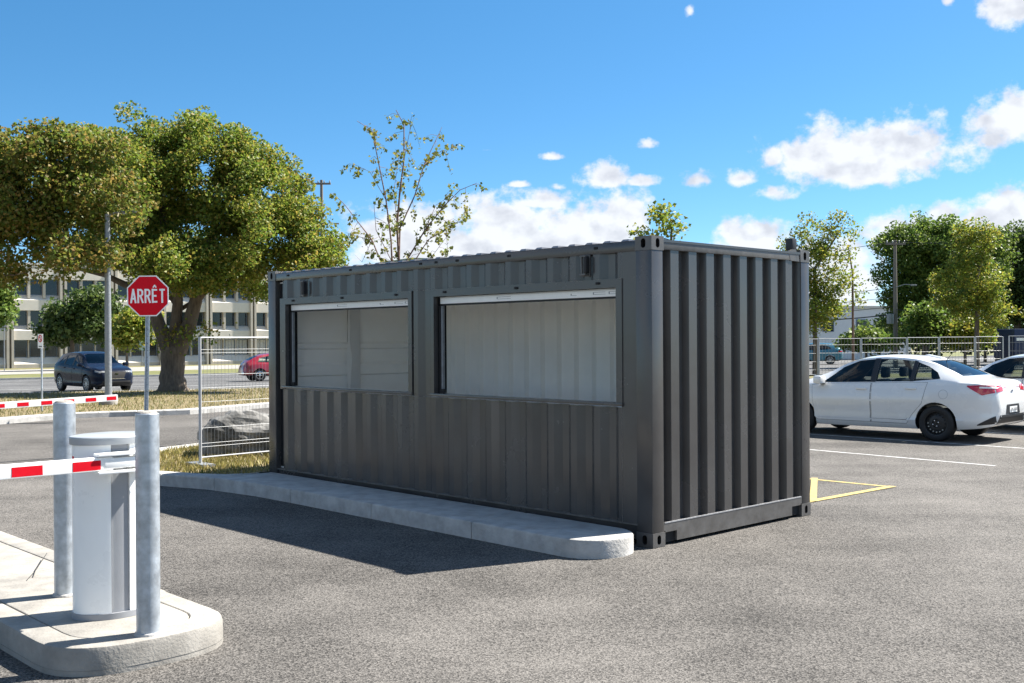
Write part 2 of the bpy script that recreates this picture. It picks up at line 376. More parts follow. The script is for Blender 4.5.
def bulk(name, V, F, m, parent=None, kind=None):
    """fast mesh from arrays: V (n,3), F (k,q)"""
    me = bpy.data.meshes.new(name); V = np.asarray(V, np.float32); F = np.asarray(F, np.int32); k, q = F.shape
    me.vertices.add(len(V)); me.vertices.foreach_set('co', V.ravel()); me.loops.add(k*q); me.loops.foreach_set('vertex_index', F.ravel())
    me.polygons.add(k); me.polygons.foreach_set('loop_start', np.arange(0, k*q, q)); me.polygons.foreach_set('loop_total', np.full(k, q))
    me.update(calc_edges=True); me.materials.append(m)
    ob = bpy.data.objects.new(name, me); col.objects.link(ob)
    if parent: ob.parent = parent
    if kind: ob['kind'] = kind
    return ob
def grass(name, label, poly, n, h, dz, m, excl=None):
    xs = [p[0] for p in poly]; ys = [p[1] for p in poly]
    px = rng.uniform(min(xs), max(xs), n*3); py = rng.uniform(min(ys), max(ys), n*3)
    ok = inpoly(px, py, poly)
    px, py = px[ok][:n], py[ok][:n]; k = len(px)
    hh = h*rng.uniform(.4, 1.3, k); a = rng.uniform(0, 6.28, k); w = .006+.25*h*rng.uniform(.12, .3, k); lean = hh*rng.uniform(.1, .9, k); b = rng.uniform(0, 6.28, k)
    z = g(px, py)+dz
    V = np.stack([np.stack([px-w*np.cos(a), py-w*np.sin(a), z], 1), np.stack([px+w*np.cos(a), py+w*np.sin(a), z], 1),
                  np.stack([px+lean*np.cos(b), py+lean*np.sin(b), z+hh], 1)], 1).reshape(-1, 3)
    o = bulk(name, V, np.arange(3*k).reshape(-1, 3), m, kind='stuff'); tag(o, label, 'grass'); return o

# ================================================================== SETTING
def build_ground():
    xs = np.concatenate([np.arange(-900, -80, 60), np.arange(-80, 80, 4.0), np.arange(80, 901, 60)])
    ys = np.concatenate([np.arange(-60, 160, 4.0), np.arange(160, 1500, 60)])
    X, Y = np.meshgrid(xs, ys); Z = g(X.ravel(), Y.ravel())-0.05
    V = np.stack([X.ravel(), Y.ravel(), Z], 1); nx = len(xs); ny = len(ys)
    i = np.arange((nx-1)*(ny-1)); r, c = i//(nx-1), i % (nx-1); q = r*nx+c
    o = struct(bulk('ground', V, np.stack([q, q+1, q+nx+1, q+nx], 1), M_lawn)); return o
build_ground()
# parking lot with the lane in front of the tree verge
KERB = [gp(-60, 431), gp(0, 424.5), gp(40, 421), gp(75, 418.5), gp(110, 417), gp(150, 416), gp(190, 414.5), gp(230, 411), gp(265, 408)]
KERB = [Vector((KERB[0].x-6, KERB[0].y-9, 0))] + KERB + [Vector((-3.5, 36, 0)), Vector((0.5, 43, 0)), Vector((1.6, 48, 0))]
lot_poly = [(-45, -14), (60, -14), (60, 49), (16, 49.5), (8, 51), (1.6, 51)] + [(p.x, p.y) for p in reversed(KERB)] + [(-45, 9)]
struct(sheet('parking_lot', lot_poly, 0.0, M_asph, 2.0))

street_near = [(-70, 24.0)] + [tuple(gp(u, v)[:2]) for (u, v) in ((0, 396.2), (130, 393.5), (265, 390.6))] + [(1.6, 49.5), (8, 52.5), (30, 62)]
far_k = [gp(0, 380.2), gp(265, 373.9)]; dfk = (far_k[1]-far_k[0]).normalized(); dfk.z = 0
street_far = [far_k[0]-dfk*70, far_k[0], far_k[1], far_k[1]+dfk*120]
def line_at(a, b, lo=70, hi=120):
    a = gp(*a); b = gp(*b); d = (b-a).normalized(); return [a-d*lo, b+d*hi]
street_poly = street_near + [(p.x, p.y) for p in reversed(street_far)]
struct(sheet('street', street_poly, 0.006, M_road, 4.0))
s1 = line_at((0, 376.3), (265, 369.3)); s2 = line_at((0, 371.3), (265, 365.4))
M_fgrass = mat('far_grass', (0.075, 0.09, 0.02), .95, vscale=.5, color2=(0.15, 0.14, 0.045))
def strip(name, a, b, h, m):
    poly = [(p.x, p.y) for p in a]+[(p.x, p.y) for p in reversed(b)]
    return struct(sheet(name, poly, h, m, 6.0))
kl = [far_k[0]-dfk*70, far_k[1]+dfk*120]
nrm = Vector((-dfk.y, dfk.x, 0))
strip('far_verge', [p+nrm*.3 for p in kl], s1, 0.11, M_fgrass)
strip('far_sidewalk', s1, s2, 0.12, M_conc)
mb = MB()
for i in range(24):
    a = kl[0].lerp(kl[1], i/24); b = kl[0].lerp(kl[1], (i+.995)/24)
    mb.prism([(a.x, a.y), (b.x, b.y), (b.x+nrm.x*.3, b.y+nrm.y*.3), (a.x+nrm.x*.3, a.y+nrm.y*.3)], -.1, .12, zf=g)
struct(mb.build('far_kerb', M_kerb))
# lane markings of the street
mb = MB()
def stripe(mb, a, b, w, dz):
    a = Vector(a); b = Vector(b); d = (b-a); n = max(1, int(d.length/2)); q = Vector((-d.y, d.x, 0)).normalized()*w/2
    for i in range(n):
        p0 = a+d*(i/n); p1 = a+d*((i+1)/n)
        vs = [p0-q, p1-q, p1+q, p0+q]; mb.add([(p.x, p.y, g(p.x, p.y)+dz) for p in vs], [(0, 1, 2, 3)])
for k in range(9):
    a = gp(226-40*k*.9, 385.2+.85*k); b = a+dfk*3.0
    lm = MB(); stripe(lm, a, b, .14, .016); struct(lm.build('lane_dash', M_line))
for (v0, v1) in ((377.6, 384.0),):
    a = gp(265, v0); b = gp(0, v1); lm = MB(); stripe(lm, b-(a-b)*.4, a+(a-b)*.5, .14, .016); struct(lm.build('lane_line', M_line))

# verge with the big tree: lawn between lane kerb and street
verge_poly = [(p.x, p.y) for p in KERB] + [(x-.25*0, y) for (x, y) in reversed(street_near[:5])]
verge_top = 0.10
off = []
def offset_path(path, w):
    out = []
    for i, p in enumerate(path):
        d = (Vector(path[min(i+1, len(path)-1)])-Vector(path[max(i-1, 0)])); d.z = 0; d.normalize()
        out.append(Vector((p[0]-d.y*w, p[1]+d.x*w, 0)))
    return out
KERB_IN = offset_path(KERB, 0.42)
verge_in = [(p.x, p.y) for p in KERB_IN] + list(reversed(street_near[:5]))
struct(sheet('tree_verge', verge_in, verge_top, M_soil, 2.0))
def refine(path, n):
    out = []
    for i in range(len(path)-1):
        for k in range(n): out.append(Vector(path[i]).lerp(Vector(path[i+1]), k/n))
    return out+[Vector(path[-1])]
KF = refine(KERB, 3); KI = offset_path(KF, .42)
vk = struct(sheet('verge_kerb_bed', [(p.x, p.y) for p in KF]+[(p.x, p.y) for p in reversed(offset_path(KF, .46))], 0.02, M_kerb, 2.0))
for i in range(len(KF)-1):
    a, b, c, d = KF[i], KF[i].lerp(KF[i+1], .994), KI[i].lerp(KI[i+1], .994), KI[i]
    MB().prism([(p.x, p.y) for p in (a, b, c, d)], -.1, .13, .02, zf=g).build('kerb_stone', M_kerb, vk)
SN = refine([Vector((x, y, 0)) for x, y in street_near[:5]], 4)
sk = struct(sheet('street_kerb_bed', [(p.x, p.y) for p in SN]+[(p.x, p.y) for p in reversed(offset_path(SN, .22))], 0.03, M_kerb, 4.0))
for i in range(len(SN)-1):
    q = offset_path(SN, .2); a, b, c, d = SN[i], SN[i].lerp(SN[i+1], .995), q[i].lerp(q[i+1], .995), q[i]
    MB().prism([(p.x, p.y) for p in (a, b, c, d)], -.1, .115, .015, zf=g).build('kerb_stone', M_kerb, sk)

M_gr1 = mat_leaf('dry_grass_blades', [(0.15, 0.145, 0.035), (0.28, 0.23, 0.075), (0.36, 0.285, 0.11), (0.18, 0.175, 0.04)], .25)
M_gr2 = mat_leaf('verge_grass_blades', [(0.08, 0.115, 0.022), (0.18, 0.165, 0.05), (0.26, 0.21, 0.08), (0.11, 0.135, 0.026)], .25)
grass('verge_grass', 'sparse dry lawn around the foot of the big maple', verge_in, 60000, .09, verge_top-.005, M_gr2)

# ---- planted island the container stands against
def L2(s, d): p = loc(s, d); return (p.x, p.y)
FRONT = [(-.035+.345*(1-math.cos(a)), -.415+.345*math.sin(a)) for a in [math.pi/2*k/8 for k in range(8, -9, -1)]]
FRONT += [(1.5, -.755), (3.0, -.745), (4.5, -.735), (5.2, -.75), (6.0, -.86), (6.7, -1.10), (7.4, -1.34), (8.0, -1.40), (8.6, -1.2), (9.2, -.6), (9.85, .3), (10.3, 1.6), (10.5, 4), (10.5, 9.5)]
INNER = [(5, 9), (2.5, 4.6), (2.5, 2.52), (6.13, 2.52), (6.13, -.07)]
front_w = [Vector((*L2(s, d), 0)) for (s, d) in FRONT]
isl = struct(sheet('planted_island', [L2(s, d) for (s, d) in FRONT+INNER+[(3, -.07)]], 0.05, M_soil, 2.0))
# concrete slabs along the container
cuts = [None, 1.42, 2.9, 4.38, 5.5]
def slab(poly, h, m, parent, name='concrete_slab', bev=.018): return MB().prism([L2(s, d) for (s, d) in poly], -.08, h, bev, zf=g).build(name, m, parent, smooth=30)
endp = [p for p in FRONT[:17]]
slab(endp + [(1.41, -.755), (1.41, -.07)], .15, M_kerb, isl)
def fy(s):  # front outline between listed points
    pts = [(-.035+.345, -.76)]+FRONT[17:]; S = [p[0] for p in pts[:9]]; D = [p[1] for p in pts[:9]]; return float(np.interp(s, S, D))
for (a, b) in ((1.42, 2.9), (2.908, 4.38), (4.388, 5.86)):
    slab([(a, fy(a)), ((a+b)/2, fy((a+b)/2)), (b, fy(b)), (b, -.07), (a, -.07)], .15, M_kerb, isl)
# narrower kerb round the tip
tail = [(s, d) for (s, d) in FRONT if s > 5.86 or d > 0 and s > 6]
tw = [Vector((*L2(s, d), 0)) for (s, d) in [(5.868, fy(5.868))]+[p for p in FRONT[17:] if p[0] > 5.9]]
tw = refine(tw, 2); wid = [.66-.42*min(1, i/2.5) for i in range(len(tw))]
ti = []
for i, p in enumerate(tw):
    d = (tw[min(i+1, len(tw)-1)]-tw[max(i-1, 0)]).normalized(); ti.append(p+Vector((d.y, -d.x, 0))*wid[i])
for i in range(len(tw)-1):
    a, b, c, d = tw[i], tw[i].lerp(tw[i+1], .99), ti[i].lerp(ti[i+1], .99), ti[i]
    MB().prism([(p.x, p.y) for p in (a, b, c, d)], -.08, .148, .018, zf=g).build('kerb_stone', M_kerb, isl)
lawn_poly = [(p.x, p.y) for p in ti] + [L2(s, d) for (s, d) in INNER[:4]] + [L2(6.13, -.1)]
struct(sheet('island_lawn', lawn_poly, 0.125, M_soil, 2.0))
grass('island_grass', 'dry yellow grass behind the kerb by the wire fence', lawn_poly, 42000, .075, .12, M_gr1)

# ---- traffic island with the barrier
C_IS = Vector((-2.37, 6.27, 0))
AX = LD; AY = DD   # island axis runs parallel to the container
def I2(a, b): p = C_IS+AX*a+AY*b; return (p.x, p.y)
HW = .515; A0 = -.70
def island_outline(hw, a_end, r_fac=1.0, n=14):
    # squarish rounded nose towards the camera's right
    pts = []
    for k in range(n+1):
        t = -math.pi/2 + math.pi*k/n
        c, s = math.cos(t), math.sin(t)
        pts.append((a_end+.42*hw/.515 - .42*hw/.515*abs(c)**.8, hw*math.copysign(abs(s)**.75, s)))
    return pts
nose = island_outline(HW, A0)
ti_o = struct(sheet('traffic_island', [I2(a, b) for (a, b) in nose+[(4.5, HW), (4.5, -HW)]], 0.03, M_joint, 2.0))
iw = .17
inn = island_outline(HW-iw, A0+iw)
# nose kerb: ring between outer and inner outline
def ring_grid():
    o = [(.30, -HW)]+nose+[(.30, HW)]; i = [(.30, -HW+iw)]+inn+[(.30, HW-iw)]
    m = MB(); n = len(o); V = []
    for k in range(n):
        (ax, ay), (bx, by) = o[k], i[k]; dx, dy = bx-ax, by-ay; l = math.hypot(dx, dy); dx, dy = dx/l, dy/l
        for (q, z) in ((0, -.05), (.004, .12), (.012, .145), (.03, .152), (l-.008, .152), (l-.003, .147), (l-.003, .05)):
            x, y = I2(ax+dx*q, ay+dy*q); V.append((x, y, z))
    F = [(k*7+j, k*7+j+1, (k+1)*7+j+1, (k+1)*7+j) for k in range(n-1) for j in range(6)]
    F += [tuple(range(7))[::-1], tuple(range((n-1)*7, n*7))]
    return m.add(V, F).build('kerb_stone', M_conc, ti_o, smooth=30)
ring_grid()
MB().prism([I2(*p) for p in [(.30, -(HW-iw)+.004)]+[(a+.004, b*.99) for (a, b) in inn]+[(.30, HW-iw-.004)]], -.05, .151, .006).build('concrete_slab', M_conc, ti_o, smooth=30)
a = .308
while a < 4.3:
    for (b0, b1, nm) in ((-HW, -HW+iw, 'kerb_stone'), (-HW+iw+.006, HW-iw-.006, 'concrete_slab'), (HW-iw, HW, 'kerb_stone')):
        MB().prism([I2(a, b0), I2(a+1.192, b0), I2(a+1.192, b1), I2(a, b1)], -.05, .152, .012, zf=g).build(nm, M_conc, ti_o, smooth=30)
    a += 1.2

# painted lines of the parking lot
def paint(name, px, w, m, dz=.004):
    lm = MB(); stripe(lm, gp(*px[0]), gp(*px[1]), w, dz); return struct(lm.build(name, m))
paint('parking_line', ((760, 445.4), (995, 466)), .08, M_line)
paint('parking_line', ((780, 432.2), (1075, 452)), .085, M_line)
paint('parking_line', ((960, 431.3), (1150, 441)), .085, M_line)
paint('no_parking_line', ((800, 478.2), (893, 487.2)), .08, M_yellow)
paint('no_parking_line', ((800, 503.6), (893, 486.6)), .10, M_yellow, .0075)
paint('no_parking_line', ((814.5, 478.6), (813.0, 502.0)), .075, M_yellow, .011)

# ================================================================== CONTAINER
def oval_plate(mb, c, ax, ay, w, h, ow, oh, depth, n, mi=0, mi_in=1, k=16):
    """rectangular face w x h with an upright oval hole ow x oh sunk by depth against normal n"""
    c = Vector(c); per = []; ov = []
    for i in range(k):
        t = 2*math.pi*(i+.5)/k; ct, st = math.cos(t), math.sin(t)
        sq = max(abs(ct)/(w/2), abs(st)/(h/2)); per.append(c+ax*(ct/sq)+ay*(st/sq))
        r = ow/2; y = st*r+math.copysign(max(0, oh/2-r), st); ov.append(c+ax*(ct*r)+ay*y)
    cor = []
    V = per+ov+[p-n*depth for p in ov]
    F = []
    for i in range(k):
        j = (i+1) % k; F.append((i, j, k+j, k+i))
    mb.add(V, F, mi)
    # corners of the rectangle
    for sx in (-1, 1):
        for sy in (-1, 1):
            cc = c+ax*(sx*w/2)+ay*(sy*h/2); d = sorted(range(k), key=lambda i: (per[i]-cc).length)[:2]
            tri = [cc, per[d[0]], per[d[1]]]
            if (tri[1]-tri[0]).cross(tri[2]-tri[0]).dot(n) < 0: tri = [tri[0], tri[2], tri[1]]
            mb.add(tri, [(0, 1, 2)], mi)
    o = V[k:]
    mb.add(o, [(i, (i+1) % k, k+(i+1) % k, k+i) for i in range(k)]+[tuple(range(k, 2*k))], mi_in)

def corr(s0, s1, pitch, phase, prof):
    """break points (s, depth) of a trapezoid corrugation between s0 and s1; prof = [(offset, depth)...] within a pitch"""
    pts = []; k = math.floor((s0-phase)/pitch)-1
    P = []
    while phase+k*pitch < s1+pitch:
        for (o, d) in prof: P.append((phase+k*pitch+o, d))
        k += 1
    S = [p[0] for p in P]; D = [p[1] for p in P]
    out = [(s0, float(np.interp(s0, S, D)))]+[(s, d) for (s, d) in P if s0+.004 < s < s1-.004]+[(s1, float(np.interp(s1, S, D)))]
    return out
SIDE = [(0, .010), (.072, .010), (.136, .054), (.214, .054)]
SIDE_B = [(0, .048), (.070, .048), (.138, .012), (.210, .012)]

def build_container():
    L_, W_, H_ = 6.058, 2.438, 2.591
    e = thing('shipping_container', 'dark grey corrugated shipping container kiosk with two serving windows, parked on asphalt by kerb', 'container', NC, LOT_ROT)
    X = lambda s: -s
    ex, ey, ez = Vector((1, 0, 0)), Vector((0, 1, 0)), Vector((0, 0, 1))
    # corner castings
    for (s0, d0) in ((0, 0), (0, W_-.162), (L_-.178, 0), (L_-.178, W_-.162)):
        for z0 in (0.0, H_-.118):
            mb = MB(); x0, x1, y0, y1, z1 = -(s0+.178), -s0, d0, d0+.162, z0+.118
            cx, cy, cz = (x0+x1)/2, (y0+y1)/2, (z0+z1)/2
            xo = x1 if s0 == 0 else x0; yo = y0 if d0 == 0 else y1
            nx = ex if s0 == 0 else -ex; ny = -ey if d0 == 0 else ey
            oval_plate(mb, (xo, cy, cz), ey if nx.x > 0 else -ey, ez, .162, .118, .050, .080, .05, nx)
            oval_plate(mb, (cx, yo, cz), ex if ny.y < 0 else -ex, ez, .178, .118, .050, .080, .05, ny)
            # the four remaining faces, edge-rounded by a thin lip
            xi = x0 if s0 == 0 else x1; yi = y1 if d0 == 0 else y0
            mb.add([(xi, y0, z0), (xi, y1, z0), (xi, y1, z1), (xi, y0, z1)], [(0, 1, 2, 3)])
            mb.add([(x0, yi, z0), (x1, yi, z0), (x1, yi, z1), (x0, yi, z1)], [(0, 1, 2, 3)])
            mb.add([(x0, y0, z1), (x1, y0, z1), (x1, y1, z1), (x0, y1, z1)], [(0, 1, 2, 3)])
            mb.add([(x0, y0, z0), (x1, y0, z0), (x1, y1, z0), (x0, y1, z0)], [(3, 2, 1, 0)])
            mb.build('corner_casting', [M_contw, M_void], e)
    # corner posts
    zp0, zp1 = .118, H_-.118
    for (s0, s1, d0, d1) in ((.003, .172, .003, .150), (.003, .172, W_-.150, W_-.003), (L_-.172, L_-.003, .003, .150), (L_-.172, L_-.003, W_-.150, W_-.003)):
        MB().bbox(-s1, -s0, d0, d1, zp0-.002, zp1+.002, .008).build('corner_post', M_cont, e, smooth=30)
    # rails
    for d0, d1 in ((.004, .064), (W_-.064, W_-.004)):
        MB().bbox(-(L_-.178), -.178, d0, d1, 2.470, 2.556, .006).build('top_rail', M_cont, e, smooth=30)
        dd = (.035, .085) if d0 < 1 else (W_-.085, W_-.035)
        r = MB().box(-(L_-.176), -.176, dd[0], dd[1], .05, .165).build('bottom_rail', M_cont, e)
        fl = (.014, .085) if d0 < 1 else (W_-.085, W_-.014)
        MB().box(-(L_-.176), -.176, fl[0], fl[1], .166, .180).build('flange', M_contw, r)
    MB().bbox(-.064, -.006, .162, W_-.162, 2.482, 2.560, .006).build('top_rail', M_contw, e, smooth=30)
    MB().bbox(-L_+.006, -L_+.09, .162, W_-.162, 2.472, 2.560, .006).build('top_rail', M_cont, e, smooth=30)
    # end bottom rail with two notches
    prof = [(.150, .190), (W_-.150, .190), (W_-.150, .125), (W_-.172, .125), (W_-.172, .112), (W_-.325, .112), (W_-.325, .028), (.325, .028), (.325, .112), (.172, .112), (.172, .125), (.150, .125)]
    mb = MB(); n = len(prof)
    mb.add([(-.006, y, z) for (y, z) in prof]+[(-.07, y, z) for (y, z) in prof], [tuple(range(n))[::-1], tuple(range(n, 2*n))]+[(i, (i+1) % n, n+(i+1) % n, n+i) for i in range(n)])
    br = mb.build('bottom_rail', M_contw, e)
    MB().box(-.012, -.0035, .163, W_-.163, .186, .196).build('weld_lip', mat('bare_edge', (.30, .30, .31), .5, var=.2, vscale=30), br)
    MB().box(-L_+.006, -L_+.08, .150, W_-.150, .03, .19).build('bottom_rail', M_cont, e)
    for d0 in (.175, W_-.32): MB().box(-.068, -.03, d0-.004, d0+.149, .02, .111).build('notch_back', M_void, br)
    # corrugated side, cut round the windows
    WIN = [(3.20, 5.74, 3.262, 5.66), (.325, 2.895, .395, 2.84)]
    ZF0, ZF1 = 1.160, 2.250; ZO0, ZO1 = 1.192, 2.176
    def side_panel(s0, s1, z0, z1, name='corrugated_panel', d_out=True, m=M_cont, flip=False):
        pts = corr(s0, s1, .280, .026, SIDE)
        V = []; nz = 2
        for (s, d) in pts:
            y = d if d_out else W_-d
            V += [(-s, y, z0), (-s, y, z1)]
        n = len(pts)
        F = [(2*i, 2*i+1, 2*i+3, 2*i+2) for i in range(n-1)]
        if d_out: F = [f[::-1] for f in F]
        F = [f[::-1] for f in F] if False else F
        # sheet thickness
        mb = MB(); mb.add(V, F)
        t = .004 if d_out else -.004
        mb.add([(x, y+t, z) for (x, y, z) in V], [f[::-1] for f in F], 1)
        return mb.build(name, [m, M_inner], e)
    side_panel(.34, 5.80, .180, 1.152)
    side_panel(.34, 5.80, 2.252, 2.472)
    side_panel(2.897, 3.198, 1.154, 2.250)
    # flat plates by the near corner and the recessed slot by the far corner
    MB().box(-.338, -.172, .010, .016, .180, 2.470).build('flat_plate', M_cont, e)
    MB().box(-5.886, -5.80, .075, .085, .180, 2.470).build('recess', M_void, e)
    MB().box(-5.80, -5.744, .013, .05, 1.153, 2.251).build('flat_plate', M_cont, e)
    # back and end walls
    side_panel(.17, 5.89, .180, 2.472, d_out=False)
    def end_panel():
        prof = [(0, .014), (.110, .014), (.132, .074), (.230, .074)]
        pts = corr(.150, W_-.150, .2525, .268, prof)
        V = []
        for (d, q) in pts: V += [(-q, d, .186), (-q, d, 2.484)]
        F = [(2*i, 2*i+2, 2*i+3, 2*i+1) for i in range(len(pts)-1)]
        mb = MB(); mb.add(V, F); mb.add([(x-.004, y, z) for (x, y, z) in V], [f[::-1] for f in F], 1)
        mb.build('corrugated_panel', [M_cont, M_inner], e)
    end_panel()
    # cargo doors at the far end: outside leaves and the painted inside
    for k, (d0, d1) in enumerate(((.155, 1.212), (1.226, W_-.155))):
        dr = MB().bbox(-L_+.02, -L_+.06, d0, d1, .195, 2.468, .006).build('cargo_door', M_cont, e, smooth=30)
        for q in (.22, .78):
            y = d0+(d1-d0)*q; MB().tube([(-L_-.005, y, .1), (-L_-.005, y, 2.5)], .017, 10).build('lock_bar', M_galv_d, dr, smooth=40)
    for (d0, d1) in ((.07, 1.11), (1.29, W_-.07)):
        ip = MB()
        zs = [(.20, 0), (.72, 0), (.755, .03), (.80, .03), (.835, 0), (1.28, 0), (1.30, .03), (1.42, .03), (1.455, 0), (1.62, 0), (1.64, .026), (1.69, .026), (1.72, 0), (2.44, 0)]
        V = []
        for (z, o) in zs: V += [(-L_+.10+o, d0, z), (-L_+.10+o, d1, z)]
        ip.add(V, [(2*i, 2*i+1, 2*i+3, 2*i+2) for i in range(len(zs)-1)]); ip.build('door_lining', M_inner, e)
    MB().bbox(-L_+.08, -L_+.145, 1.115, 1.285, .2, 2.44, .008).build('door_post', M_inner2, e, smooth=30)
    gk = MB(); V = []; zz = np.linspace(.25, 2.4, 24)
    for z in zz:
        w = .012+.030*math.exp(-((z-1.45)/.16)**2)+.01*math.sin(z*9)**2; V += [(-L_+.150, 1.10-w, z), (-L_+.150, 1.10+w, z)]
    gk.add(V, [(2*i, 2*i+1, 2*i+3, 2*i+2) for i in range(23)]); gk.build('door_seal', M_white, e)
    # interior lining
    V = []; pts = corr(.12, 5.93, .280, .12, [(0, .0), (.10, .0), (.13, .045), (.25, .045)])
    for (s, q) in pts: V += [(-s, W_-.085-q, .2), (-s, W_-.085-q, 2.44)]
    MB().add(V, [(2*i, 2*i+1, 2*i+3, 2*i+2) for i in range(len(pts)-1)]).build('back_lining', M_inner, e)
    MB().box(-.095, -.085, .06, W_-.07, .2, 2.44).build('end_lining', M_inner, e)
    MB().box(-5.95, -.09, .07, W_-.07, 2.44, 2.452).build('ceiling_lining', M_inner, e)
    MB().box(-5.95, -.09, .07, W_-.07, .185, .2).build('floor_board', mat('container_floor', (.62, .60, .56), .6, var=.1), e)
    # roof sheet, corrugated along its length: the waves show above the side rail
    V = []; n = 0; s = .19
    rp = corr(.185, L_-.185, .208, .2, [(0, .002), (.06, .002), (.09, .024), (.15, .024), (.18, .002)])
    for (s, q) in rp: V += [(-s, .02, 2.562), (-s, .05, 2.558+q), (-s, W_-.05, 2.558+q), (-s, W_-.02, 2.562)]
    F = []
    for i in range(len(rp)-1):
        for j in range(3): F.append((4*i+j, 4*i+j+1, 4*i+5+j, 4*i+4+j))
    MB().add(V, F).build('roof', M_cont, e)
    for s in (0, L_-.185): MB().box(-(s+.184), -s-.001, .163, W_-.163, 2.545, 2.566).build('roof_plate', M_cont, e)
    # gussets and the lock pin on the far corner's top
    for y in (W_-.30,):
        MB().add([(-.0045, W_-.163, 2.475), (-.0045, W_-.33, 2.480), (-.0045, W_-.36, 2.560), (-.0045, W_-.29, 2.590), (-.0045, W_-.235, 2.590),
                  (-.03, W_-.163, 2.475), (-.03, W_-.33, 2.480), (-.03, W_-.36, 2.560), (-.03, W_-.29, 2.590), (-.03, W_-.235, 2.590)],
                 [(4, 3, 2, 1, 0), (5, 6, 7, 8, 9), (0, 1, 6, 5), (1, 2, 7, 6), (2, 3, 8, 7), (3, 4, 9, 8), (4, 0, 5, 9)]).build('gusset', M_contw, e)
        MB().bbox(-.10, -.02, W_-.27, W_-.19, 2.585, 2.70, .012).build('lock_pin', M_dark, e, smooth=30)
    # small tie holes along rail and frames
    for s in (5.6, 4.3, 3.05, 2.47, 1.72, .62, 2.8): MB().bbox(-s-.022, -s+.022, -.002, .01, 2.512, 2.535, .004).build('tie_hole', M_void, e)
    for wi, (f0, f1, o0, o1) in enumerate(WIN):
        w = MB(); y0, y1 = .001, .060
        # mitred frame: four bars
        def bar(a, b, c, d):
            V = [(-s, y0, z) for (s, z) in (a, b, c, d)]+[(-s, y1, z) for (s, z) in (a, b, c, d)]
            return MB().add(V, [(0, 1, 2, 3), (7, 6, 5, 4), (0, 4, 5, 1), (1, 5, 6, 2), (2, 6, 7, 3), (3, 7, 4, 0)])
        fr = bar((f1, ZF1), (f0, ZF1), (o0, ZO1), (o1, ZO1)).build('window_frame', M_cont, e)
        bar((f0+.0012, ZF1-.001), (f0+.0012, ZF0), (o0, ZO0), (o0, ZO1-.001)).build('frame_side', M_cont, fr)
        bar((o1, ZO1-.001), (o1, ZO0), (f1-.0012, ZF0), (f1-.0012, ZF1-.001)).build('frame_side', M_cont, fr)
        MB().bbox(-f1-.004, -f0+.004, -.010, .075, ZO0-.030, ZO0, .004).build('sill', M_cont, fr, smooth=30)
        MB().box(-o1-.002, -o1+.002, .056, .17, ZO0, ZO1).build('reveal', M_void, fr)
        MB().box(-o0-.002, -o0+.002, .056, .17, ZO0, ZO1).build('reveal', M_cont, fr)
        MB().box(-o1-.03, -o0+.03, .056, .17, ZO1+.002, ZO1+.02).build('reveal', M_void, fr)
        MB().box(-o1-.03, -o0+.03, .076, .17, ZO0-.02, ZO0-.003).build('reveal', M_inner2, fr)
        # roller shutter: bottom slat showing below the head, guide rails
        sl_ = MB().bbox(-o1+.028, -o0-.004, .066, .092, ZO1-.074, ZO1-.006, .006).build('shutter_slat', M_white, e, smooth=30)
        MB().box(-o1+.028, -o0-.004, .070, .088, ZO1-.092, ZO1-.0745).build('slat_seal', M_black, sl_)
        MB().box(-o1+.028, -o0-.004, .064, .0655, ZO1-.016, ZO1-.013).build('slat_groove', M_cabg, sl_)
        for q in ((.36, .44) if wi else (.42, .50)), (.76, .79), (.87, .93), (.945, .985):
            a = o1+(o0-o1)*q[0]; b = o1+(o0-o1)*q[1]
            MB().box(-a, -b, .0645, .0655, ZO1-.052, ZO1-.049).build('print', M_cabg, sl_)
            MB().box(-a, -a+.012, .0645, .0655, ZO1-.048, ZO1-.034).build('print', M_cabg, sl_)
            if q[0] > .8 or q[0] < .5: MB().box(-a, -b, .0645, .0655, ZO1-.033, ZO1-.030).build('print', M_cabg, sl_)
        MB().bbox(-o1+.012, -o1+.038, .06, .10, ZO0+.003, ZO1-.095, .004).build('guide_rail', M_black, e)
        MB().bbox(-o1+.040, -o1+.062, .066, .096, ZO0+.003, ZO1-.095, .003).build('guide_rail', M_galv_d, e)
        MB().bbox(-o1+.03, -o1+.085, .058, .10, ZO0+.002, ZO0+.045, .006).build('guide_foot', M_black, e)
        for s in ((o1-.18), (o0+o1)/2, o0+.2): MB().bbox(-s-.02, -s+.02, -.012, -.004, ZF1-.044, ZF1-.022, .004).build('bolt', M_void, fr)
        # latch above the window
        sx, zc = ((5.22, 2.352), (.735, 2.378))[wi]
        la = MB().bbox(-sx-.05, -sx+.05, -.004, .012, zc-.095, zc+.095, .006).build('latch', M_cont, e)
        MB().bbox(-sx+.012, -sx+.046, -.05, -.003, zc-.07, zc+.075, .01).build('latch_box', M_black, la)
        MB().tube([(-sx-.02, -.03, zc-.085), (-sx-.02, -.035, zc+.085)], .011, 8).build('latch_rod', M_contw, la)
        for q in (-.08, .08): MB().bbox(-sx-.036, -sx+.03, -.045, -.003, zc+q-.008, zc+q+.008, .003).build('latch_tab', M_contw, la)
    return e
build_container()

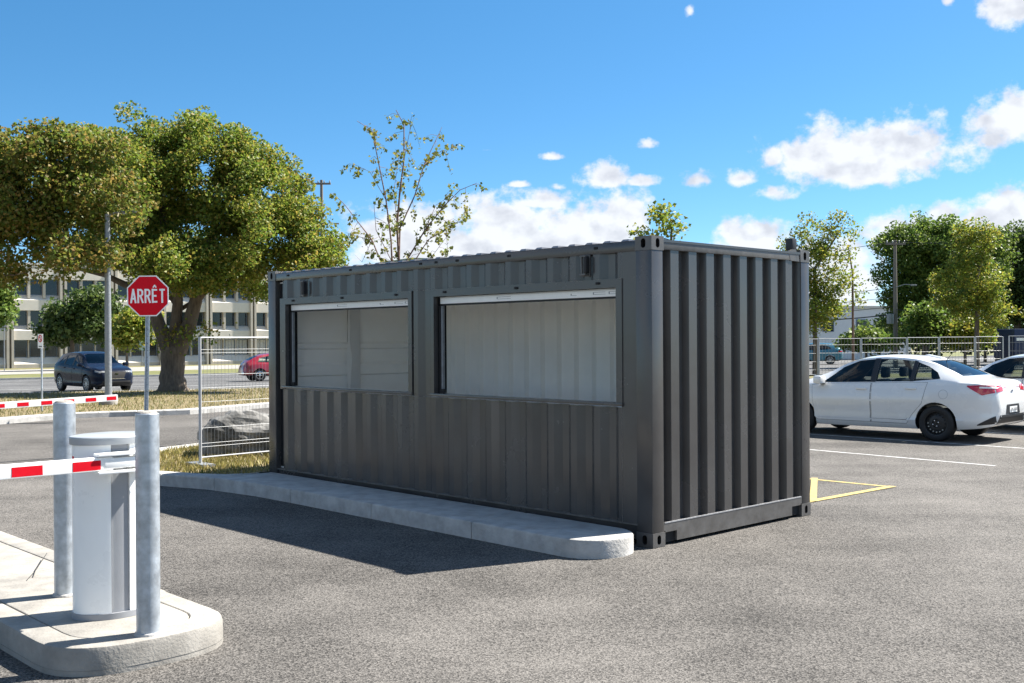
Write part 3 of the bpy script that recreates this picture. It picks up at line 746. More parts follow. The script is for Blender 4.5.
# ================================================================== BARRIER, BOLLARDS
def boom_stripes(e, mb_par, x_ranges, h, w):
    for (a, b) in x_ranges: MB().box(-b, -a, -w/2-.0015, w/2+.0015, -h*.40, h*.30).build('stripe', M_red, mb_par)
def build_barrier(name, label, C, zc, with_arm, arm_z, arm_len, stripes, th=.075, slope=0.0, island=True):
    """local axes: +x along DD, +y along LD; the arm leaves towards -x on the -y side"""
    e = thing(name, label, 'barrier', C, math.atan2(DD.y, DD.x))
    a_, b_ = .225, .165; n = 72
    def ell(t, k=0.0): return ((a_+k)*math.cos(t), (b_+k)*math.sin(t))
    # channel: the grey recess on the camera's side
    ch0, ch1 = R(252), R(278)
    V = []; F = []; mi = []
    mb = MB()
    def shell(t0, t1, k, z0, z1, m, nm, thick=.02):
        q = max(3, int((t1-t0)/R(4))); mbb = MB(); V = []
        for i in range(q+1):
            t = t0+(t1-t0)*i/q
            for (kk, z) in ((k, z0), (k, z1), (k-thick, z1), (k-thick, z0)):
                x, y = ell(t, kk); V.append((x, y, z))
        F = []
        for i in range(q):
            for j in range(4): F.append((4*i+j, 4*(i+1)+j, 4*(i+1)+(j+1) % 4, 4*i+(j+1) % 4))
        F += [(3, 2, 1, 0), (4*q, 4*q+1, 4*q+2, 4*q+3)]
        return mbb.add(V, F).build(nm, m, e, smooth=30)
    shell(ch1+.012, ch0-.012+2*math.pi, 0, zc+.035, zc+.995, M_cab, 'body_panel')
    shell(ch0, ch1, -.012, zc+.035, zc+.995, M_cabg, 'channel')
    base = MB(); base.add([(*ell(2*math.pi*i/n, .006), zc+z) for z in (0, .034) for i in range(n)], [(i, (i+1) % n, n+(i+1) % n, n+i) for i in range(n)]+[tuple(range(n, 2*n))]); base.build('base_ring', M_cabg, e, smooth=30)
    lid = MB(); rings = ((.012, .995), (.014, 1.000), (.014, 1.034), (.010, 1.040), (-.03, 1.047))
    lid.add([(*ell(2*math.pi*i/n, k), zc+z) for (k, z) in rings for i in range(n)],
            [(r*n+i, r*n+(i+1) % n, (r+1)*n+(i+1) % n, (r+1)*n+i) for r in range(4) for i in range(n)]+[tuple(range(4*n, 5*n)), tuple(reversed(range(n)))])
    lid.build('lid', M_lid, e, smooth=30)
    MB().box(-.226, -.21, -.01, .012, zc+.90, zc+.93).build('lock', M_red, e)
    # arm
    yb = -.232; w = .05
    arm = bpy.data.objects.new('boom_arm_pivot', None)
    bm_ = MB().bbox(-arm_len, -.10, -w/2, w/2, -th/2, th/2, .006)
    ao = bm_.build('boom_arm', M_white, e, smooth=30); ao.location = (0, yb, arm_z); ao.rotation_euler = (0, slope, 0)
    boom_stripes(e, ao, stripes, th, w)
    br = MB().bbox(-.155, .165, yb-.030, yb+.030, arm_z-.030, arm_z+.030, .012).build('arm_bracket', M_white, e, smooth=30)
    for q in (-1, 1): MB().bbox(-.19, .15, yb-.040, yb+.036, arm_z+q*(th/2+.012)-.008, arm_z+q*(th/2+.012)+.008, .004).build('clamp_bar', M_white, br, smooth=30)
    MB().tube([(.10, yb+.03, arm_z), (.10, -.05, arm_z)], .05, 16).build('shaft', M_galv_d, br, smooth=40)
    return e
# arm stations where the red bands sit, read off along the arm's axis
def arm_x(u, yb=-.232, C=C_IS):
    q = ray(u, 470); k = q.x/q.y; p0 = C+LD*yb
    return -((k*p0.y-p0.x)/(DD.x-k*DD.y))
C1 = C_IS+DD*.035
st = [(arm_x(99, C=C1), arm_x(71, C=C1)), (arm_x(41, C=C1), arm_x(10, C=C1))]
per = st[1][0]-st[0][0]
st += [(st[1][0]+per*(k+1), st[1][1]+per*(k+1)) for k in range(5)]
C1 = C_IS+DD*.035
build_barrier('gate_barrier', 'white oval gate barrier with grey lid between two steel bollards, red striped arm', (C1.x, C1.y, 0), .152, True, 1.052, 3.2, st)
# the neighbouring lane's barrier: only its arm reaches into the photograph
tip = at(117, 397.5, 16.7)
L_far = 4.2; Cf = tip-DD*(-L_far)*-1
Cf = tip - DD*L_far + LD*.0
far_st = []
def far_x(u):
    q = ray(u, 400); k = q.x/q.y; p0 = tip; lam = (k*p0.y-p0.x)/(DD.x-k*DD.y); return lam
e2 = thing('gate_barrier', 'long white gate arm with red bands reaching across the far lane', 'barrier', (0, 0, 0), 0)
a_dir = -DD.copy(); a_dir.z = -.026; a_dir.normalize()
side_ = Vector((-a_dir.y, a_dir.x, 0)).normalized(); up_ = a_dir.cross(side_)*-1
if up_.z < 0: up_ = -up_
arm2 = MB().obox(tip+a_dir*(L_far/2), a_dir, side_, up_, L_far, .06, .092).build('boom_arm', M_white, e2)
for (u0, u1) in ((115.5, 106), (95.5, 85), (73.5, 63), (51.5, 40.5), (28, 16.5), (4, -9), (-22, -36)):
    l0, l1 = -far_x(u0), -far_x(u1)
    MB().obox(tip+a_dir*((l0+l1)/2)-up_*.004, a_dir, side_, up_, abs(l1-l0), .064, .055).build('stripe', M_red, arm2)
cb = tip+a_dir*(L_far+.1); gz = g(cb.x, cb.y)
def orect(mb, c, sx, sy, z0, z1, b): return mb.prism([(c.x+DD.x*i*sx+LD.x*j*sy, c.y+DD.y*i*sx+LD.y*j*sy) for (i, j) in ((-.5,-.5),(.5,-.5),(.5,.5),(-.5,.5))], z0, z1, b)
orect(MB(), cb+LD*.22, .4, .3, gz, gz+1.15, .02).build('body_panel', M_cab, e2); orect(MB(), cb+LD*.22, .43, .33, gz+1.152, gz+1.2, .01).build('lid', M_lid, e2)

def bollard(p, h, r, label):
    e = thing('bollard', label, 'bollard', p, 0, 'galvanised steel bollards beside the gate barrier')
    MB().lathe([(r, 0), (r, h-.004), (r-.004, h)], 40).build('pipe', M_galv, e, smooth=40)
    MB().lathe([(r-.006, h-.006), (r-.012, h+.006), (r*.6, h+.012), (0.001, h+.014)], 40).build('concrete_cap', M_conc, e, smooth=60)
    MB().lathe([(r+.012, 0), (r+.008, .012), (r-.001, .016)], 40).build('sealant', M_kerb, e, smooth=40)
    return e
pf = gp(148.5, 634, .152); bollard((pf.x, pf.y, .152), 1.195, .0625, 'galvanised steel bollard nearest the camera, in front of the barrier cabinet')
pb = gp(65.5, 595, .152); bollard((pb.x, pb.y, .152), 1.205, .0655, 'galvanised steel bollard behind the barrier cabinet, left of it')
# bent wire and a cast cover lying on the island
wp = [gp(27, 580, .158), gp(36, 570, .16), gp(47, 553, .20), gp(36, 569, .165), gp(33, 577, .158)]
tag(MB().tube(wp, .0025, 6).build('wire_scrap', M_cable), 'thin bent wire scrap lying on the concrete island', 'wire')

# ================================================================== STREET FURNITURE
def mesh_panel(e, a, b, h, wires_z, vstep, r_frame, r_wire, zb=.10, mid_posts=()):
    """welded wire panel between two ground points"""
    a = Vector(a); b = Vector(b); d = b-a; n = max(2, int(d.length/vstep))
    up = Vector((0, 0, 1))
    for p in (a, b): MB().tube([p+up*.0, p+up*h], r_frame, 10).build('post', M_wire, e, smooth=40)
    for q in mid_posts: MB().tube([a+d*q+up*.0, a+d*q+up*h], r_frame*.9, 8).build('post', M_wire, e, smooth=40)
    for z in (h-.01, zb): MB().tube([a+up*z, b+up*z], r_frame*.5, 8).build('rail', M_wire, e, smooth=40)
    mb = MB()
    for i in range(1, n):
        p = a+d*(i/n); mb.tube([p+up*zb, p+up*(h-.01)], r_wire, 4, cap=False)
    for z in wires_z: mb.tube([a+up*z, b+up*z], r_wire*1.5, 4, cap=False)
    mb.build('wire_mesh', M_wire_t, e, kind='stuff')
fa = gp(200.5, 466, .13); fa.z = .13
fb = fa+Vector((.69, .725, 0)).normalized()*3.1; fb.z = .13
fe = thing('fence_panel', 'white wire mesh fence panel with tubular frame standing on dry grass by the container', 'fence', (0, 0, 0))
mesh_panel(fe, fa, fb, 1.665, (1.50, 1.455, 1.17, 1.0, .82, .48, .28, .235), .052, .021, .0018)
MB().obox(fa+Vector((0, 0, .015)), LD, DD, Vector((0, 0, 1)), .5, .16, .03).build('foot', M_galv_d, fe)

# fence along the far side of the lot
fpx = [780, 818.5, 861, 907, 939, 975, 1003.5]
fpt = [(13.1, 52.0)]+[None]*6
def lot_fence(u0, u1, t0, t1, label):
    a = gat(u0, t0); b = gat(u1, t1); a.z = b.z = min(a.z, b.z)-.0
    e = thing('fence_panel', label, 'fence', (0, 0, 0), 0, 'wire mesh fence panels along the far edge of the lot')
    mesh_panel(e, a, b, 1.86, (1.55, 1.15, .75, .35), .16, .030, .0045, zb=.12)
    return e
for i, lab in enumerate(('wire fence panel just right of the container, behind the white sedan hood', 'wire fence panel behind the white sedan windscreen',
                         'wire fence panel behind the middle of the white sedan roof', 'wire fence panel behind the rear of the white sedan roof',
                         'wire fence panel behind the white sedan rear window', 'last wire fence panel left of the gap behind the pale silver car')):
    lot_fence(fpx[i]+.6, fpx[i+1]-.6, 52+i*.3, 52.3+i*.3, lab)
lot_fence(1009, 1052, 50.5, 49, 'wire fence panel at the right edge behind the pale silver car roof')

def boulder():
    bm = bmesh.new(); bmesh.ops.create_icosphere(bm, subdivisions=5, radius=1)
    from mathutils import noise as nz
    for v in bm.verts:
        p = v.co.copy()
        n = nz.noise(p*1.3+Vector((3, 1, 2)))*.28+nz.noise(p*3.1)*.12+nz.noise(p*8)*.045+nz.noise(p*19)*.02
        # angular facets
        f = max(p.dot(Vector(q).normalized()) for q in ((1, .3, .5), (-1, .2, .6), (.1, -1, .35), (.2, .9, .7), (0, 0, 1), (-.7, -.7, .2), (.8, -.6, .1)))
        v.co = p*(1+n)*(.55+.45/max(.6, f))
        v.co.x *= .80; v.co.y *= .55; v.co.z = v.co.z*.62
        v.co.z -= .12*max(0, v.co.x)
    bm.faces.ensure_lookup_table()
    me = bpy.data.meshes.new('boulder'); bm.to_mesh(me); bm.free(); me.materials.append(M_rock)
    o = bpy.data.objects.new('boulder', me); col.objects.link(o)
    c = gp(240, 455, .12); c2 = c+DD*.25; o.location = (c2.x+.05, c2.y+.2, .18); o.rotation_euler = (0, .08, R(35)); o.scale = (1.02, .95, .88)
    tag(o, 'grey angular boulder on dry grass behind the wire fence panel', 'boulder')
boulder()

def stop_sign():
    t = 25.2; base = gat(146.2, t); base.z = g(base.x, base.y)+.13
    top = at(148.5, 296, t); e = thing('stop_sign', 'red octagonal sign reading ARRÊT on a galvanised post at the kerb', 'sign', base, 0)
    h = top.z-base.z; half = 20.3/FPX*t; yaw = R(3)
    dx = top.x-base.x
    ang = [R(22.5+45*k) for k in range(8)]
    def octa(r, y, th): return [((r*math.cos(a)), y, r*math.sin(a)) for a in ang], th
    c = math.cos(R(22.5))
    def plate(r, y0, y1, m, nm, par):
        V = [(r*math.cos(a), y0, r*math.sin(a)) for a in ang]+[(r*math.cos(a), y1, r*math.sin(a)) for a in ang]
        o = MB().add(V, [tuple(range(8)), tuple(range(15, 7, -1))]+[(i, 8+i, 8+(i+1) % 8, (i+1) % 8) for i in range(8)]).build(nm, m, par); return o
    p = plate(half/c, -.003, .003, M_white, 'sign_plate', e); p.location = (dx, -.045, h)
    f = plate(half/c*.945, -.0065, -.0032, M_red, 'red_face', p)
    # letters as strokes
    W, Ht, T = .102, .30, .040
    s = half*2/.92
    segs = []
    def let(x, parts): return [((x+a[0]*W, (a[1]-.5)*Ht), (x+b[0]*W, (b[1]-.5)*Ht)) for (a, b) in parts]
    A = [((0, 0), (.5, 1)), ((.5, 1), (1, 0)), ((.2, .3), (.8, .3))]
    Rr = [((0, 0), (0, 1)), ((0, .96), (.6, .96)), ((.6, .96), (.9, .85)), ((.9, .85), (.9, .62)), ((.9, .62), (.6, .5)), ((.6, .5), (0, .5)), ((.5, .5), (1, 0))]
    E_ = [((0, 0), (0, 1)), ((0, .05), (.9, .05)), ((0, .5), (.75, .5)), ((0, .95), (.9, .95)), ((.15, 1.14), (.45, 1.30)), ((.45, 1.30), (.75, 1.14))]
    T_ = [((.5, 0), (.5, 1)), ((0, .95), (1, .95))]
    x = -.372
    for L_ in (A, Rr, Rr, E_, T_):
        mb = MB()
        for k, (a, b) in enumerate(let(x, L_)):
            a = Vector((a[0], 0, a[1]))*s; b = Vector((b[0], 0, b[1]))*s; d = (b-a).normalized(); nn = Vector((-d.z, 0, d.x)); th = (T if k < 4 or L_ is not E_ else T*.7)*s/2
            a = a-d*th*.5; b = b+d*th*.5; y0, y1 = -.0085-.0004*k, -.0066
            V = [a-nn*th, b-nn*th, b+nn*th, a+nn*th]
            mb.add([(q.x, y0, q.z) for q in V]+[(q.x, y1, q.z) for q in V], [(0, 1, 2, 3), (0, 4, 5, 1), (1, 5, 6, 2), (2, 6, 7, 3), (3, 7, 4, 0)])
        mb.build('letter', M_white, p); x += W+.058
    for z in (half*.86, -half*.86): MB().lathe([(.012*s, 0), (.012*s, .006), (0.001, .008)], 10, axis='Y', origin=(0, -.0125, z)).build('bolt', M_galv_d, p)
    p.rotation_euler = (0, R(-.5), R(4))
    # U-channel post
    po = MB(); w = .032
    prof = [(-w*1.6, -.004), (-w*.9, -.004), (-w*.6, .028), (w*.6, .028), (w*.9, -.004), (w*1.6, -.004), (w*1.6, .003), (w, .003), (w*.7, .034), (-w*.7, .034), (-w, .003), (-w*1.6, .003)]
    n = len(prof); z1 = h+half*.9
    po.add([(x, y-.03, 0) for (x, y) in prof]+[(x+dx*z1/h, y-.03, z1) for (x, y) in prof], [(i, (i+1) % n, n+(i+1) % n, n+i) for i in range(n)])
    po.build('post', M_galv, e)
    for k in range(18): z = .2+k*.16; MB().box(dx*z/h-.007, dx*z/h+.007, -.0045, .001, z, z+.012).build('post_hole', M_void, e)
stop_sign()

def no_stopping_sign():
    b = gp(42, 411.5, .1); t = b.y; topz = at(42, 334, t).z; e = thing('parking_sign', 'small white no-stopping sign with red ring on thin post in verge', 'sign', b, R(-38))
    h = topz-b.z
    MB().tube([(0, 0, 0), (0, 0, h-.02)], .024, 10).build('post', M_galv, e, smooth=40)
    pl = MB().bbox(-.125, .125, -.034, -.028, h-.36, h, .004).build('sign_plate', M_white, e)
    MB().lathe([(.095, -.0375), (.095, -.0362), (.070, -.0362), (.070, -.0375), (.095, -.0375)], 24, axis='Y', origin=(0, 0, h-.115)).build('ring', M_red, pl)
    MB().obox((0, -.0372, h-.115), Vector((.707, 0, -.707)), Vector((0, 1, 0)), Vector((.707, 0, .707)), .15, .0014, .024).build('slash', M_red, pl)
    MB().box(-.012, .012, -.0358, -.0345, h-.165, h-.065).build('symbol', M_dark, pl)
    MB().box(-.08, .08, -.0358, -.0345, h-.325, h-.30).build('arrow', M_dark, pl)
no_stopping_sign()

def lamp_post():
    b = gp(108.5, 404, .12); t = b.y; e = thing('street_lamp', 'grey steel street lamp column on a concrete foot in the verge', 'lamp', b)
    h = at(108, 214, t).z-b.z
    MB().lathe([(.26, -.05), (.26, .09), (.24, .11), (0.02, .11)], 20).build('concrete_foot', M_conc, e, smooth=30)
    MB().lathe([(.105, .11), (.095, .5), (.088, 2.5), (.07, h), (0.01, h+.01)], 16).build('column', M_galv_d, e, smooth=40)
    MB().bbox(-.17, .17, -.17, .17, .11, .135, .005).build('base_plate', M_galv_d, e)
    MB().tube([(0, 0, h-.05), (.25, -.02, h+.03), (.45, -.04, h+.05)], [.035, .03, .03], 8).build('arm', M_galv_d, e, smooth=40)
    lm = MB().bbox(.40, .85, -.13, .06, h+.01, h+.08, .03).build('luminaire', M_galv_d, e, smooth=30)
    MB().bbox(.46, .80, -.10, .03, h-.015, h+.009, .008).build('lens', mat('lamp_lens', (.7, .7, .66), .2), lm)
lamp_post()

# ================================================================== TREES
def leaves_mesh(C, size, m, name, parent, up_bias=.35, drop=0.0):
    """C (n,3) leaf centres -> folded diamond leaves"""
    n = len(C); N_ = rng.normal(size=(n, 3)); N_[:, 2] += up_bias*2; N_ /= np.linalg.norm(N_, axis=1)[:, None]
    T = rng.normal(size=(n, 3)); T[:, 2] -= drop; T -= N_*(T*N_).sum(1)[:, None]; T /= np.linalg.norm(T, axis=1)[:, None]
    B = np.cross(N_, T); s = size*rng.uniform(.6, 1.35, n)[:, None]; w = rng.uniform(.55, .95, n)[:, None]
    f = rng.uniform(-.25, .25, n)[:, None]
    V = np.stack([C-T*s*.5, C+B*s*w*.5+N_*s*f, C+T*s*.5, C-B*s*w*.5+N_*s*f], 1).reshape(-1, 3)
    q = np.arange(n)[:, None]*4
    F = np.concatenate([q+np.array([[0, 1, 2]]), q+np.array([[0, 2, 3]])], 1).reshape(-1, 3)
    o = bulk(name, V, F, m, parent, kind='stuff'); return o
def tree(name, label, base, trunk, lobes, n_cl, per, size, m, r_trunk, group=None, cl_r=.5, up=.35, bark=None, spread=1.0, cat='tree', shell=.55, r_br=.05, sparse=None, lean=None):
    """trunk: list of (point, radius) in world space; lobes: (centre, rx, ry, rz) ellipsoids filled with leaf clumps"""
    global rng
    sd = sum(ord(ch) for ch in label); rng = np.random.default_rng(sd); random.seed(sd)
    e = thing(name, label, cat, base, 0, group); b = Vector(base)
    bark = bark or M_bark
    mb = MB(); tp = [Vector(p)-b for (p, r) in trunk]
    pts = []; rad = []
    for i in range(len(tp)-1):
        for k in range(3):
            q = k/3; pts.append(tp[i].lerp(tp[i+1], q)+Vector((random.uniform(-1, 1), random.uniform(-1, 1), 0))*.02*r_trunk*3); rad.append(trunk[i][1]*(1-q)+trunk[i+1][1]*q)
    pts.append(tp[-1]); rad.append(trunk[-1][1])
    mb.tube(pts, rad, 12); mb.build('trunk', bark, e, smooth=50)
    nodes = [(p, r) for p, r in zip(pts, rad) if p.z > .45*tp[-1].z]
    br = MB()
    # main limbs towards the lobes
    vol = np.array([l[1]*l[2]*l[3] for l in lobes])**.8
    for (c, rx, ry, rz) in lobes:
        c = Vector(c)-b; start, r0 = min(nodes, key=lambda q: (q[0]-c).length+max(0, q[0].z-c.z)*2)
        d = c-start; path = []
        for k in range(6):
            q = k/5; path.append(start+d*q+Vector((random.uniform(-1, 1), random.uniform(-1, 1), random.uniform(-.3, .8)*math.sin(q*3.14)))*d.length*.05*(1 if 0 < k < 5 else 0))
        r0 = min(r0*.8, r_trunk*.22); rr = [r0*(1-.78*k/5) for k in range(6)]
        br.tube(path, rr, 8); nodes += list(zip(path[1:], rr[1:]))
    cl = []
    p_l = vol/vol.sum()
    for i in range(n_cl):
        (c, rx, ry, rz) = lobes[rng.choice(len(lobes), p=p_l)]
        d = rng.normal(size=3); d /= np.linalg.norm(d); rr = rng.uniform(shell**3, 1)**(1/3)
        cl.append(Vector((c[0]+d[0]*rx*rr, c[1]+d[1]*ry*rr, c[2]+d[2]*rz*rr))-b)
    cl.sort(key=lambda p: (p-tp[-1]).length)
    for i, c in enumerate(cl):
        if i % 2 == 0 or len(cl) < 150:
            start, r0 = min(nodes, key=lambda q: (q[0]-c).length+.5*max(0, q[0].z-c.z))
            d = c-start; L_ = d.length
            mid = start+d*.5+Vector((random.uniform(-1, 1), random.uniform(-1, 1), random.uniform(-.2, 1)))*L_*.10
            ra = min(r0*.6, r_br*(.4+.25*L_)); br.tube([start, mid, c], [ra, ra*.7, ra*.25], 5, cap=False)
            nodes += [(mid, ra*.7), (c, ra*.3)]
    br.build('limbs', bark, e, smooth=50)
    k = per; Cc = np.array([tuple(c) for c in cl])
    if sparse is not None:
        cnt = np.maximum(1, (k*sparse(Cc+np.array(b))).astype(int))
    else: cnt = rng.integers(int(k*.6), int(k*1.4)+1, len(cl))
    idx = np.repeat(np.arange(len(cl)), cnt)
    off_ = rng.normal(size=(len(idx), 3)); nr = np.linalg.norm(off_, axis=1)[:, None]; off_ = off_/nr*np.minimum(nr, 1.9)*np.array([1, 1, .75])*cl_r*.55
    leaves_mesh(Cc[idx]+off_, size, m, 'crown', e, up)
    return e
def lobe(u, v, ru, rv, t, dt=0.0, rd=None):
    k = t/FPX; p = at(u, v, t+dt); return (tuple(p), ru*k, (rd if rd is not None else ru*k*.9), rv*k)

M_lf_maple = mat_leaf('maple_leaves', [(0.075, 0.125, 0.018), (0.14, 0.195, 0.026), (0.20, 0.25, 0.036), (0.26, 0.275, 0.045), (0.32, 0.22, 0.055)], .52)
M_lf_maple2 = mat_leaf('maple_leaves_turning', [(0.065, 0.105, 0.016), (0.12, 0.165, 0.024), (0.19, 0.21, 0.034), (0.28, 0.18, 0.055), (0.14, 0.18, 0.028)], .5)
M_lf_dark = mat_leaf('dark_green_leaves', [(0.03, 0.055, 0.015), (0.055, 0.09, 0.022), (0.085, 0.125, 0.03), (0.12, 0.16, 0.035)], .42)
M_lf_mid = mat_leaf('mid_green_leaves', [(0.065, 0.115, 0.02), (0.105, 0.165, 0.03), (0.15, 0.21, 0.04), (0.20, 0.24, 0.045)], .48)
M_lf_yel = mat_leaf('yellow_green_leaves', [(0.085, 0.13, 0.02), (0.15, 0.20, 0.026), (0.20, 0.25, 0.034), (0.28, 0.28, 0.04), (0.32, 0.25, 0.045)], .5)
M_lf_sap = mat_leaf('sapling_leaves', [(0.09, 0.12, 0.025), (0.15, 0.18, 0.035), (0.22, 0.22, 0.045), (0.30, 0.25, 0.05)], .45)

def build_maple():
    T = 41.5; k = T/FPX; base = gat(172, T); base.z = g(base.x, base.y)+.09
    P = lambda u, v, dt=0: at(u, v, T+dt)
    trunk = [(base-Vector((0, 0, .15)), .74), (base+Vector((0, 0, .18)), .54), (P(172, 372), .45), (P(173, 352), .47), (P(174, 346), .46)]
    lobes = [lobe(150, 175, 50, 44, T), lobe(210, 165, 58, 42, T), lobe(262, 195, 58, 48, T), lobe(300, 235, 40, 38, T), lobe(225, 235, 66, 46, T, -1.5),
             lobe(155, 240, 58, 42, T, 1.0), lobe(250, 270, 50, 26, T), lobe(185, 135, 42, 20, T), lobe(305, 265, 30, 20, T, -1), lobe(125, 260, 45, 26, T, -1), lobe(190, 268, 55, 20, T, -2.5), lobe(132, 120, 12, 16, T), lobe(105, 185, 40, 45, T, 2), lobe(318, 250, 26, 14, T), lobe(288, 185, 26, 20, T), lobe(245, 148, 24, 14, T), lobe(100, 140, 24, 14, T, 1), lobe(120, 215, 40, 40, T, 1), lobe(142, 150, 26, 26, T), lobe(90, 165, 44, 40, T, -1), lobe(128, 185, 34, 50, T, -2)]
    e = tree('maple_tree', 'large spreading maple with thick forked trunk on the dry verge', base, trunk, lobes, 420, 370, .125, M_lf_maple, .6, None, .60, .3, shell=.35, r_br=.055)
    # heavy forks
    fk = MB()
    for path, r in (([(172, 350), (160, 328), (152, 305), (140, 270), (128, 235)], (.44, .27, .23, .17, .10)), ([(174, 350), (176, 325), (178, 300), (172, 255), (160, 200)], (.40, .24, .20, .15, .08)),
                    ([(176, 350), (189, 325), (196, 300), (203, 270), (215, 225), (235, 185)], (.44, .29, .25, .19, .13, .07)), ([(196, 300), (206, 288), (235, 255), (270, 225)], (.20, .16, .11, .06)),
                    ([(152, 305), (132, 288), (105, 275), (75, 268)], (.18, .14, .10, .06))):
        fk.tube([P(u, v)-base for (u, v) in path], r, 10)
    fk.build('fork', M_bark, e, smooth=50)
    # sprouts round the fork
    C = []
    for (u, v, n, r) in ((165, 338, 120, .45), (190, 335, 130, .45), (206, 330, 60, .4)):
        c = np.array(P(u, v, -.55)-base); C.append(c+rng.normal(size=(n, 3))*np.array([r, .25, r*.6]))
    leaves_mesh(np.concatenate(C), .15, M_lf_maple, 'sprouts', e)
    T2 = 31.0; base2 = gat(-60, T2); base2.z = g(base2.x, base2.y)+.08
    Q = lambda u, v, dt=0: at(u, v, T2+dt)
    lob2 = [lobe(40, 165, 60, 38, T2), lobe(85, 150, 36, 32, T2), lobe(-10, 190, 55, 55, T2), lobe(62, 215, 52, 34, T2), lobe(15, 245, 44, 26, T2), lobe(-60, 220, 60, 60, T2), lobe(80, 258, 34, 22, T2, -1), lobe(15, 275, 30, 12, T2), lobe(-40, 160, 60, 40, T2), lobe(108, 225, 26, 40, T2), lobe(116, 200, 24, 26, T2, -.6), lobe(55, 190, 50, 45, T2), lobe(20, 215, 50, 40, T2)]
    tree('maple_tree', 'maple with reddish turning leaves at the left edge, trunk out of frame', base2, [(base2-Vector((0, 0, .1)), .5), (Q(-60, 350), .32), (Q(-55, 300), .28), (Q(-30, 250), .18)], lob2, 290, 190, .12, M_lf_maple2, .45, None, .48, .3, shell=.3)
build_maple()

def build_sapling():
    T = 19.0; base = gat(404, T); base.z = g(base.x, base.y)+.12
    e = thing('sapling', 'slender young tree with sparse feathery leaves rising behind the container', 'tree', base)
    P = lambda u, v, dt=0: at(u, v, T+dt)-base
    stems = [  # polyline in pixels, start radius
        ([(404, 420), (402, 340), (399, 262), (397, 225), (400, 190), (404, 160), (404, 125), (396, 110)], .040, 0),
        ([(402, 340), (392, 262), (391, 240), (386, 200), (378, 160), (372, 130), (357, 121)], .026, -.2),
        ([(399, 262), (400, 228), (415, 195), (424, 165), (436, 140), (442, 127)], .022, .25),
        ([(403, 380), (404, 265), (425, 230), (445, 205), (460, 190), (477, 183)], .024, .1),
        ([(403, 380), (414, 262), (428, 240), (450, 226), (468, 218)], .018, -.3),
        ([(403, 390), (381, 262), (372, 240), (358, 222), (345, 205), (333, 193)], .022, .2),
        ([(392, 262), (376, 230), (374, 205), (377, 195)], .010, -.1),
        ([(397, 225), (394, 190), (400, 150)], .010, .15), ([(424, 165), (440, 152), (460, 145)], .008, .2), ([(386, 200), (370, 172), (352, 163)], .008, -.2),
        ([(404, 160), (410, 130), (414, 117)], .008, 0), ([(425, 230), (436, 205), (452, 195)], .008, .15), ([(372, 240), (352, 235), (345, 232)], .008, .1),
        ([(404, 265), (418, 262), (428, 262), (450, 232), (470, 205)], .010, .1), ([(372, 240), (362, 262), (355, 255)], .007, -.1)]
    mb = MB(); C = []
    for (pl, r, dt) in stems:
        pts = [P(u, v, dt*(i/(len(pl)-1))*4) for i, (u, v) in enumerate(pl)]
        rr = [r*(1-.8*i/(len(pl)-1)) for i in range(len(pl))]
        mb.tube(pts, [q*.75 for q in rr], 7)
        # leafy twigs along the outer half
        for i in range(len(pts)-1):
            if pl[i+1][1] > 252: continue
            seg = pts[i+1]-pts[i]; m = max(2, int(seg.length/.10)); outer = (i+1)/(len(pts)-1)
            for k in range(m):
                if random.random() > .25+.75*outer: continue
                q = pts[i]+seg*(k/m); d = Vector((random.gauss(0, 1), random.gauss(0, 1), random.gauss(.1, .6))).normalized(); l = random.uniform(.12, .42)
                tip_ = q+d*l-Vector((0, 0, .06)); mb.tube([q, q+d*l*.5+Vector((0, 0, .02)), tip_], [.004, .003, .002], 4, cap=False)
                for j in range(random.randint(9, 18)):
                    w = q.lerp(tip_, random.uniform(.25, 1.05)); C.append((w.x+random.gauss(0, .03), w.y+random.gauss(0, .03), w.z+random.gauss(-.02, .03)))
    mb.build('stems', M_twig, e, smooth=50, kind='stuff')
    leaves_mesh(np.array(C), .066, M_lf_sap, 'crown', e, .2, .6)
build_sapling()
def small_tree():
    T = 20.5; base = gat(668, T); base.z = g(base.x, base.y)+.12; P = lambda u, v, dt=0: at(u, v, T+dt)
    tree('young_tree', 'small leafy tree top showing over the near corner of the container', base, [(base-Vector((0, 0, .1)), .05), (P(668, 330), .04), (P(671, 250), .03), (P(672, 222), .015)],
         [lobe(662, 222, 18, 14, T), lobe(645, 233, 14, 9, T), lobe(676, 232, 12, 14, T), lobe(660, 213, 9, 8, T), (tuple(P(665, 260)), .5, .5, .3), lobe(681, 215, 4, 9, T)], 42, 26, .085, M_lf_yel, .05, None, .22, bark=M_twig, r_br=.012, shell=.3)
small_tree()

